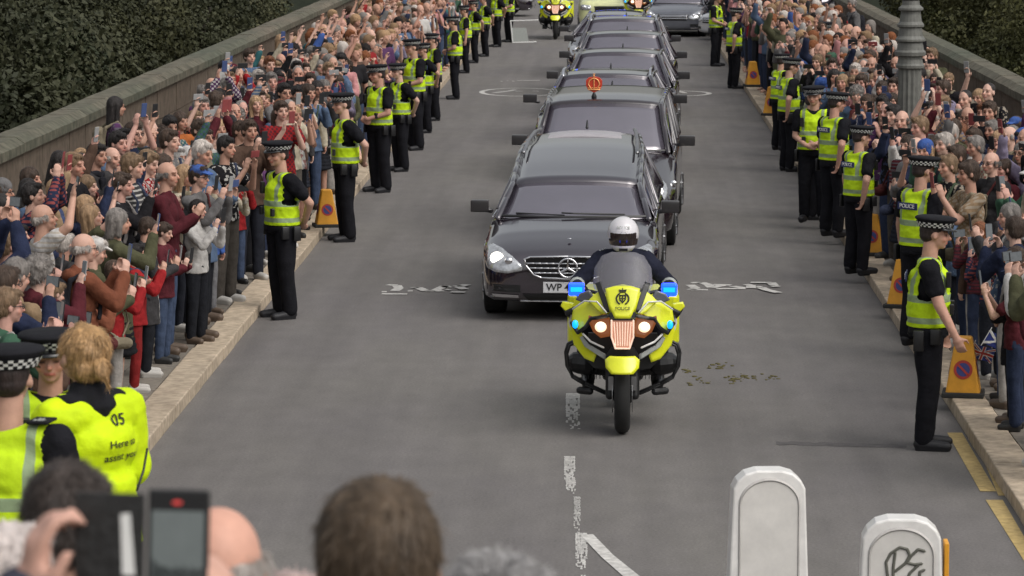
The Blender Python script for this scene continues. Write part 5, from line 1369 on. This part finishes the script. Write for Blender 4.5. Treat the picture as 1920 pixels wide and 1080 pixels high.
g = G(); g.add([(-.024,-.0045,.030),(-.012,-.0045,.032),(-.004,-.0045,-.045),(-.020,-.0045,-.045)], [(0,3,2,1)]); g.obj('card_pocket_edge', M['white'], ph)
g = G(); g.add([(.015,-.0052,-.092),(.080,-.0052,-.092),(.080,-.0052,.036),(.015,-.0052,.036)], [(0,1,2,3)]); sc_ = g.obj('screen', M['screenpic'] if 'screenpic' in M else M['screen'], ph)
g = G(); rr = random.Random(9)
pts = [(.0155,-.091),(.0795,-.091),(.0795,-.034)]; x = .0795
while x > .0175: x -= .0035; pts.append((max(x,.0155), -.034+rr.uniform(-.004,.004)+(.016 if x < .028 else 0)*(1-(x-.0155)/.0125)))
g.add([(a,-.0056,b) for a, b in pts], [tuple(range(len(pts)))]); g.obj('crowd_in_screen', M['screendark'] if 'screendark' in M else M['black'], sc_)
g = G(); g.ell((.046,-.0054,.046),(.0065,.0004,.0026),12,6); g.obj('record_light', M['reclight'] if 'reclight' in M else M['signred'], ph)

# officers on the terrace
q = PZ(12, 712, 13.4); o = officer(Vector((q.x,q.y,1.05)), face(.15,.95), (q.z-1.05)/1.66, 'down', 'police officer with black sleeve and numbered epaulette at left edge, seen from behind', back=False); OFF.append(o)
g = G(); g.box(.095,.175,-.075,.045,1.492,1.505); e_ = g.obj('epaulette', M['black_cloth'], o, bevel=.005)
for s_, y_ in (('U',-.015),('387',-.045)):
    t = mesh_obj('lettering', text_mesh(s_, .030), M['silver'], e_, smooth=False); t.matrix_local = Matrix.Translation((.135,y_,1.5068))
q = PZ(92, 668, 15.0); o = officer(Vector((q.x,q.y,1.05)), face(.25,-.95), (q.z-1.05)/1.66, 'clasp', 'police officer in chequered cap facing the viewer behind the blonde officer', skin=SKINS[2]); OFF.append(o)
q = PZ(166, 668, 14.3); sc = (q.z-1.05)/1.66
w_ = mesh_obj('person', lib_body('f','clasp',.008), M['skin']); w_.location = (q.x,q.y,1.05); w_.rotation_euler.z = face(-.74,.66); w_.scale = (sc*1.24,sc*1.20,sc); w_.color = (.58,.34,.26,1)
tag(w_, 'blonde officer with tied-back hair in bright yellow lettered jacket at left', 'police officer'); hm = head_mtx('clasp')
g = G(); g.ell((0,-.023,.036),(.094,.108,.098),20,14); g.ell((0,-.050,-.020),(.084,.074,.078),20,12); g.ell((.005,-.118,-.035),(.036,.032,.036)); g.cap((.01,-.13,-.05),(.02,-.14,-.10),.018,.008); g.cap((0,0,.115),(0,-.10,.075),.03,.03)
me = remesh(g, .0065, 3); wrinkle(me, .006, 34, (1,1,.3)); LIB[('hair','officer_bun')] = me
hr = mesh_obj('hair', me, M['hair'], w_); hr.color = (.40,.235,.10,1); hr.matrix_local = hm; hr.scale = (.90,1.0,1.06)
st = mesh_obj('strands', strands('officer_bun', 12000, .045, .0010, 8, .03, 0, .08), M['hair_fine'], hr); st.color = (.46,.28,.13,1)
jm = lib_top('f','clasp','jacket',.026); LIB.pop(('top','f','clasp','jacket')); jk = mesh_obj('jacket', jm, M['hivis_jacket'], w_)
bv = BVHTree.FromPolygons([v.co.copy() for v in jm.vertices], [tuple(p_.vertices) for p_ in jm.polygons])
for s_, x_, z_, sz in (('05',.045,1.385,.068),('Here to',.045,1.285,.046),('assist you',.045,1.225,.046)):
    tm = text_mesh(s_, sz, ext=.0); a = coords(tm)
    for i in range(len(a)):
        X, Z = a[i,0]+x_, a[i,1]+z_; hh = bv.ray_cast(Vector((X,-1,Z)), Vector((0,1,0))); a[i] = (X, (hh[0].y if hh[0] else -.15)-.006, Z)
    setco(tm, a); mesh_obj('lettering', tm, M['black'], jk, smooth=False)
g = G(); g.cap((0,-.01,1.44),(0,-.005,1.49),.098,.085); g.cap((-.12,0,1.475),(.12,0,1.475),.030,.030,wide=(0,1,0),wf=2.0); mesh_obj('collar', wrinkle(remesh(g,.010,3),.005,10), M['black_cloth'], jk)
g = G(); g.tube([(.06,-.19,1.08),(.10,-.18,1.16),(.16,-.13,1.24)], .005, 6); mesh_obj('seam', g.mesh(), M['black'], jk)
c = mesh_obj('trousers', lib_legs('f','trousers'), M['cloth'], w_); c.color = (.012,.012,.015,1)
for s in (-1,1): c = mesh_obj('boot', lib_shoe(s, True), M['shoe'], w_); c.color = (.012,.012,.012,1)

# ------------------------------------------------------------------ crowd
CL = dict(navy=(.020,.026,.055), black=(.014,.013,.015), charcoal=(.045,.043,.045), grey=(.14,.135,.135), red=(.26,.018,.020), maroon=(.085,.018,.024), denim=(.085,.125,.20),
          blue=(.05,.10,.30), white=(.50,.48,.46), cream=(.42,.37,.28), olive=(.075,.075,.042), green=(.045,.10,.065), pink=(.42,.20,.20), purple=(.085,.035,.095),
          tan=(.26,.18,.11), brown=(.085,.052,.038), teal=(.03,.11,.12), lilac=(.22,.19,.27), orange=(.42,.13,.04), rust=(.20,.07,.04))
CW = dict(navy=4.5, black=6, charcoal=4.5, grey=6, red=1.8, maroon=2.2, denim=3, blue=1, white=3.2, cream=2.6, olive=1.6, green=1.2, pink=2.2, purple=1, tan=2.6, brown=2.5, teal=.8, lilac=1, orange=.4, rust=1)
HW = [('short','dark',9),('short','brown',9),('short','grey',7),('short','white',3),('buzz','grey',3),('buzz','dark',3),('balding','grey',5),('balding','white',3),('fringe','brown',4),('fringe','fair',3),
      ('bob','blonde',4),('bob','grey',3),('bob','brown',4),('long','brown',5),('long','blonde',4),('long','dark',4),('long','ginger',1.5),('ponytail','brown',3),('ponytail','blonde',2.5),('bun','fair',2),('bun','grey',1.5),('curly','brown',2),('curly','grey',2),('short','ginger',1),('short','fair',4)]
HD = dict(short='short {} hair', buzz='cropped {} hair', balding='balding {} hair', fringe='fringed {} hair', bob='bobbed {} hair', long='long {} hair', ponytail='{} ponytail', bun='{} hair bun', curly='curly {} hair')
ACT = dict(phone2='filming', phone_low='looking down', high_r='arm up', high2='arms up', one='pointing phone', down='watching', clasp='waiting', clap='clapping')
used = set(); N_P = [0]; pts_used = []
lmL = [(530,596),(648,452),(712,360),(750,321),(777,281),(797,249),(813,226),(853,186),(873,137)]
lmR = [(1738,840),(1608,512),(1562,441),(1518,411),(1478,321),(1462,280),(1376,166)]
LMY = {-1: [P(*a).y for a in lmL], 1: [P(*a).y for a in lmR]}
ORD = ['first','second','third','fourth','fifth','sixth','seventh','eighth','ninth']
def wpick(r, items): 
    t = sum(i[-1] for i in items); k = r.random()*t
    for i in items:
        k -= i[-1]
        if k <= 0: return i
    return items[-1]
cr_r = random.Random(11)
def crowd_person(x, y, side, row, spec=None, z=.11):
    r = cr_r; spec = spec or {}
    for _ in range(60):
        hs, hc, _w = wpick(r, HW)
        if 'hair' in spec: hs, hc = spec['hair']
        cn = spec.get('col') or wpick(r, [(k, v) for k, v in CW.items()])[0]
        female = hs in ('bob','long','ponytail','bun') or (hs in ('fringe','curly') and r.random() < .6)
        tp = spec.get('top') or r.choice(['jacket','jacket','tee','hoodie','coat','shirt','shirt'] if not female else ['jacket','tee','shirt','coat','hoodie','tee'])
        hat = spec.get('hat') or (r.choice(['beanie','cap','cap']) if r.random() < .06 else None)
        hatn = spec.get('hatcol') or r.choice(['navy','black','grey','blue','white','green','maroon'])
        key = (hs if not hat else 'short', hc, cn, tp, hat, hatn if hat else None, side)
        if key not in used: used.add(key); break
    pose = spec.get('pose') or wpick(r, [('phone2',30),('phone_low',9),('high_r',17),('high2',7),('one',14),('down',12),('clasp',8),('clap',5)])[0]
    sc = spec.get('sc') or ((r.uniform(.90,.97) if female else r.uniform(.96,1.06)) if not (row == 0 and r.random() < .22) else r.uniform(.70,.84))
    if pose in ('high_r','high2') and row == 0: pose = 'phone2'
    if hat: hs2 = 'short' if hs in ('balding','curly','bun','fringe') else hs
    else: hs2 = hs
    ty = 33+(y-33)*.5-1; tx = -.2 if side < 0 else .3
    if 'look' in spec: dx, dy = spec['look']
    else:
        dx, dy = tx-x, ty-y; n_ = math.hypot(dx,dy); dx, dy = dx/n_+r.gauss(0,.16), dy/n_+r.gauss(0,.16)
    hb_ = HCOL[hc]; kf = r.uniform(.8,1.2); hcol = tuple(c*kf for c in hb_)
    kf = r.uniform(.85,1.15); tc_ = tuple(c*kf for c in CL[cn]); legs = spec.get('legs') or r.choice(['jeans','jeans','trousers','slim','trousers','skirt' if female else 'jeans','shorts' if r.random()<.3 else 'jeans'])
    lc = spec.get('lcol') or r.choice([(.02,.022,.03),(.03,.04,.075),(.05,.07,.12),(.012,.012,.014),(.09,.08,.07),(.015,.016,.02),(.30,.28,.26)])
    lm = min(range(len(LMY[side])), key=lambda i: abs(LMY[side][i]-y)); rowt = ['front row','second row','third row','back row','by the parapet'][row]
    where = f"{rowt} near {ORD[lm]} {'left' if side<0 else 'right'} officer"
    gn = dict(tee='T-shirt', jacket='jacket', hoodie='hoodie', coat='coat', shirt='shirt')[tp]
    hd = f"{hatn} {hat}, {hc} hair" if hat else HD[hs].format(hc)
    core = f"{hd}, {cn} {gn}"; label = f"{'child' if sc < .86 else 'person'}, {core}, {ACT[pose]}, {where}"
    o = person(Vector((x,y,z)), face(dx,dy), sc, 'f' if female else 'm', pose, hs2, hcol, tp, tc_, legs, lc, r.choice(SKINS), label, hat=hat, hatcol=CL[hatn] if hat else None,
        group='onlookers crowding the %s pavement' % ('left' if side < 0 else 'right'), shoecol=r.choice([(.02,.02,.02),(.55,.53,.5),(.03,.03,.03),(.45,.43,.40),(.10,.07,.05)]), dots=spec.get('dots', False),
        tmat=(spec.get('tmat') or r.choice([None,None,'cloth_open','cloth_open',None] if tp in ('jacket','coat','hoodie') else [None,None,'cloth_stripe','cloth_print','cloth_check'])), extras=([['glasses'],[]][r.random()>.22]+[['backpack'],['strap'],['strap'],['scarf'],[],[],[]][r.randrange(7)]), excol=r.choice([(.02,.02,.025),(.10,.03,.03),(.05,.06,.10),(.20,.17,.12),(.06,.08,.05),(.25,.23,.22)]))
    N_P[0] += 1; pts_used.append((x,y))
    if pose in PH_AT and spec.get('phone', True):
        ls = r.random() < .35
        bpy.context.view_layer.update() if False else None
        o.matrix_basis
        phone(o, PH_AT[pose], f"phone of {'child' if sc < .86 else 'person'} with {core}, {where}", ls, r.choice([(.015,.015,.017)]*4+[(.3,.3,.3),(.25,.05,.05),(.05,.08,.2)]))
    return o
def sp(px, py, side, row, h=1.66, z=.11, **k):
    sc = k.get('sc', 1.0)
    if row == 4: q = P(px, py, h*sc+z)
    else:
        q = PZ(px, py, ROWS[side][row]*FPX/(px-VX)); sc = max(.74, min(1.07, (q.z-z)/h))
        if row == 0 and side < 0 and sc > .95: sc = min(sc, 1.0)
    crowd_person(q.x, q.y, side, row, dict(k, sc=sc), z)
ROWS = {-1: (-4.14,-4.66,-5.20,-5.75), 1: (3.46,3.98,4.50,5.0)}
# figures one can pick out in the photograph
sp(213,200,-1,4,hair=('long','dark'),col='purple',top='shirt',pose='down',sc=1.04,look=(.9,.3))
sp(150,296,-1,3,hair=('short','blonde'),col='olive',top='hoodie',pose='phone2',sc=1.0)
sp(402,188,-1,4,hair=('short','brown'),col='lilac',top='hoodie',pose='down',sc=1.02,look=(.5,.85))
sp(372,245,-1,3,hair=('short','brown'),col='tan',top='tee',pose='down',sc=1.04)
sp(325,280,-1,2,hair=('balding','white'),col='grey',top='shirt',pose='phone2',sc=.98)
sp(340,318,-1,1,hair=('bob','blonde'),col='brown',top='jacket',pose='one',sc=.98,look=(.3,.95))
sp(525,78,-1,4,hair=('long','blonde'),col='black',top='coat',pose='down',sc=1.03,look=(.2,1))
sp(118,458,-1,1,hair=('short','white'),col='charcoal',top='jacket',pose='down',sc=1.02,look=(.75,.6))
sp(172,470,-1,0,hair=('short','white'),col='olive',top='jacket',pose='phone_low',sc=.98,hat='cap',hatcol='white')
sp(88,432,-1,2,hair=('short','grey'),col='navy',top='jacket',pose='one',sc=1.0)
sp(204,335,-1,3,hair=('short','grey'),col='charcoal',top='shirt',pose='down',sc=1.0)
sp(262,345,-1,2,hair=('short','dark'),col='grey',top='tee',pose='high_r',sc=1.02)
sp(424,398,-1,0,hair=('ponytail','brown'),col='cream',top='shirt',pose='phone2',sc=.98,legs='slim',lcol=(.32,.27,.22))
sp(338,390,-1,1,hair=('short','dark'),col='blue',top='tee',pose='high_r',sc=1.02)
sp(478,370,-1,0,hair=('long','dark'),col='purple',top='jacket',pose='clasp',sc=.95)
sp(252,485,-1,0,hair=('short','dark'),col='red',top='jacket',pose='phone2',sc=.93,legs='slim',lcol=(.20,.02,.02))
sp(305,492,-1,0,hair=('short','brown'),col='maroon',top='hoodie',pose='phone_low',sc=.93)
sp(210,530,-1,0,hair=('fringe','brown'),col='red',top='hoodie',pose='phone2',sc=.95)
sp(390,520,-1,0,hair=('short','brown'),col='blue',top='hoodie',pose='down',sc=.72,legs='slim',lcol=(.16,.16,.17))
sp(30,440,-1,2,hair=('short','dark'),col='maroon',top='shirt',pose='phone2',sc=1.0)
sp(60,520,-1,1,hair=('long','fair'),col='brown',top='jacket',pose='phone_low',sc=.98)
sp(1856,172,1,4,hair=('buzz','dark'),col='black',top='tee',pose='high_r',sc=1.06,look=(-.6,-.8))
sp(1772,166,1,4,hair=('short','brown'),col='lilac',top='hoodie',pose='down',sc=1.02,look=(-.9,-.2))
sp(1706,246,1,1,hair=('short','grey'),col='denim',top='jacket',pose='one',sc=1.0,hat='beanie',hatcol='blue')
sp(1745,250,1,2,hair=('short','grey'),col='white',top='jacket',pose='phone2',sc=1.0,look=(-.5,.85))
sp(1796,240,1,3,hair=('balding','white'),col='pink',top='shirt',pose='down',sc=1.0,look=(-.5,.85))
sp(1812,306,1,2,hair=('short','fair'),col='tan',top='jacket',pose='phone2',sc=1.0,look=(-.4,.9))
sp(1858,330,1,2,hair=('short','dark'),col='charcoal',top='coat',pose='one',sc=1.02,hat='beanie',hatcol='green',look=(-.4,.9))
sp(1808,352,1,1,hair=('bun','white'),col='navy',top='jacket',pose='phone2',sc=.97,look=(-.2,1))
sp(1905,300,1,3,hair=('bob','grey'),col='cream',top='coat',pose='phone_low',sc=1.0,look=(-.4,.9))
sp(1800,420,1,0,hair=('short','white'),col='denim',top='jacket',pose='phone_low',sc=.97,hat='cap',hatcol='white',look=(-.3,1))
sp(1664,243,1,0,hair=('long','dark'),col='black',top='shirt',pose='one',sc=.97,legs='skirt',lcol=(.015,.015,.018),dots=True)
sp(1905,430,1,0,hair=('short','brown'),col='navy',top='hoodie',pose='high2',sc=1.0,look=(-.5,.8))
sp(1600,8,1,4,hair=('short','grey'),col='grey',top='coat',pose='down',sc=1.05,look=(-.9,-.3))
sp(1832,560,1,0,hair=('bob','fair'),col='brown',top='hoodie',pose='down',sc=.74,look=(-.6,.7))
sp(1640,130,1,3,hair=('bob','white'),col='tan',top='coat',pose='down',sc=1.0,look=(-.7,.6))
for a_ in ((1862,520,0,'navy','phone2'),(1893,585,0,'denim','phone_low'),(1838,455,0,'maroon','phone2'),(1888,470,1,'charcoal','high_r'),(1915,520,1,'brown','phone2'),(1850,400,1,'red','phone2'),(1770,430,0,'grey','one')):
    sp(a_[0],a_[1],1,a_[2],col=a_[3],pose=a_[4],sc=.97,look=(-.55,.75))
far_x = []
ROWS = {-1: (-4.14,-4.66,-5.20,-5.75), 1: (3.46,3.98,4.50,5.0)}
cells = []
for side in (-1,1):
    for row, X in enumerate(ROWS[side]):
        y = 20+cr_r.uniform(0,.5)
        while y < 122:
            x = X+cr_r.uniform(-.13,.13); yy = y+cr_r.uniform(-.16,.16)
            px = VX+x/yy*FPX
            ok = -90 < px < 2000 and (row < 3 or cr_r.random() < .2)
            if side > 0 and math.hypot(x-lx, yy-ly) < .62: ok = False
            if side > 0 and ly-4.2 < yy < ly and abs(x/yy-lx/ly) < .0065: ok = False
            if ok and all(math.hypot(a-x,b-yy) > .42 for a, b in pts_used) and all(math.hypot(o_.location.x-x,o_.location.y-yy) > .40 for o_ in OFF): cells.append((yy, x, side, row)); 
            y += .56
cells.sort()
budget = 300-N_P[0]
for i, (y, x, side, row) in enumerate(cells):
    if i < budget: crowd_person(x, y, side, row)
    else: far_x.append((x, y, side))
YFAR = cells[min(budget,len(cells)-1)][0]
print('individuals', N_P[0], 'far', len(far_x), 'from', YFAR)
# far crowd reads as one mass
def low(me, ratio):
    m2 = bake(me.copy(), [('DECIMATE', dict(ratio=ratio))]); m2.calc_loop_triangles(); return coords(m2), np.array([t.vertices[:] for t in m2.loop_triangles])
LOW = {}
def getlow(k, me, ratio):
    if k not in LOW:
        LOW[k] = low(me, ratio)
    return LOW[k]
V, F, Cc = [], [], []; base = 0
fr_ = random.Random(77)
for x, y, side in far_x:
    pose = fr_.choice(['phone2','phone2','high_r','one','down','clasp']); sex = fr_.choice('mf'); st_ = fr_.choice(['jacket','tee']); hs = fr_.choice(['short','short','balding','bob','long','curly'])
    sc = fr_.uniform(.92,1.06); cn = wpick(fr_, [(k,v) for k,v in CW.items()])[0]; hc = fr_.choice(list(HCOL))
    dx, dy = -x*.8, -2.0-fr_.random()*3; a = face(dx,dy)+fr_.gauss(0,.2); c_, s_ = math.cos(a), math.sin(a)
    Rm = np.array([[c_,-s_,0],[s_,c_,0],[0,0,1]])*sc; hmn = np.array(head_mtx(pose))
    for kk, me, ratio, col, isH in ((('b',sex,pose),lib_body(sex,pose),.05,fr_.choice(SKINS),0),(('t',sex,pose,st_),lib_top(sex,pose,st_),.05,CL[cn],0),(('h',hs),lib_hair(hs),.05,HCOL[hc],1),(('l',sex),lib_legs(sex,'jeans'),.04,fr_.choice([(.02,.022,.03),(.03,.04,.075),(.05,.07,.12),(.012,.012,.014)]),0)):
        v, f = getlow(kk, me, ratio); q = v@hmn[:3,:3].T+hmn[:3,3] if isH else v
        V.append(q@Rm.T+np.array([x,y,.11])); F.append(f+base); base += len(v); Cc.append(np.tile(np.array(col),(len(v),1)))
if V:
    V = np.concatenate(V); F = np.concatenate(F); Cc = np.concatenate(Cc)
    me = bpy.data.meshes.new('crowd'); me.vertices.add(len(V)); me.vertices.foreach_set('co', V.ravel()); me.loops.add(len(F)*3); me.loops.foreach_set('vertex_index', F.ravel().astype(np.int32))
    me.polygons.add(len(F)); me.polygons.foreach_set('loop_start', np.arange(len(F))*3); me.polygons.foreach_set('loop_total', np.full(len(F),3)); me.update(); tint(me, Cc)
    o = mesh_obj('crowd', me, M['crowd']); tag(o, 'dense far crowd packed along both pavements towards the top of the picture', 'crowd', kind='stuff')
# hand flags
def flag(px, py, yz, union, label, tilt):
    q = PZ(px, py, yz); r = empty('hand_flag', q, R(10)); r.rotation_euler = (R(10), R(tilt), R(8)); tag(r, label, 'flag', 'small hand-held flags by the right kerb')
    g = G(); g.cap((-.10,0,-.22),(-.10,0,.09),.004,.004,n=6); g.obj('stick', M['white'], r)
    w2, h2 = .10, .062; wav = lambda x: .012*math.sin(x*38)
    def grid(poly, off, m, nm):
        g = G(); g.panel(poly, lambda x,z: wav(x)-off, 3, 4); g.obj(nm, M[m], r)
    grid([(-w2,-h2),(w2,-h2),(w2,h2),(-w2,h2)], 0, 'signblue2', 'field')
    def bar(a, b, t, off, m, nm):
        dx, dz = b[0]-a[0], b[1]-a[1]; l = math.hypot(dx,dz); nx_, nz_ = -dz/l*t, dx/l*t; grid([(a[0]+nx_,a[1]+nz_),(b[0]+nx_,b[1]+nz_),(b[0]-nx_,b[1]-nz_),(a[0]-nx_,a[1]-nz_)], off, m, nm)
    for a, b in (((-w2,-h2),(w2,h2)),((-w2,h2),(w2,-h2))): bar(a, b, .011, .002, 'white', 'saltire')
    if union:
        for a, b in (((-w2,-h2),(w2,h2)),((-w2,h2),(w2,-h2))): bar(a, b, .004, .0035, 'signred', 'red_saltire')
        for a, b in (((-w2,0),(w2,0)),((0,-h2),(0,h2))): bar(a, b, .018, .005, 'white', 'white_cross'); bar(a, b, .010, .0065, 'signred', 'red_cross')
M['signblue2'] = mat('flag_blue', (.03,.05,.24), rough=.8)
flag(1842, 662, 30.2, True, 'small Union flag held low beside the nearest right cone', 18)
flag(1868, 640, 30.5, False, 'small blue flag with white diagonal cross behind the Union flag', 28)
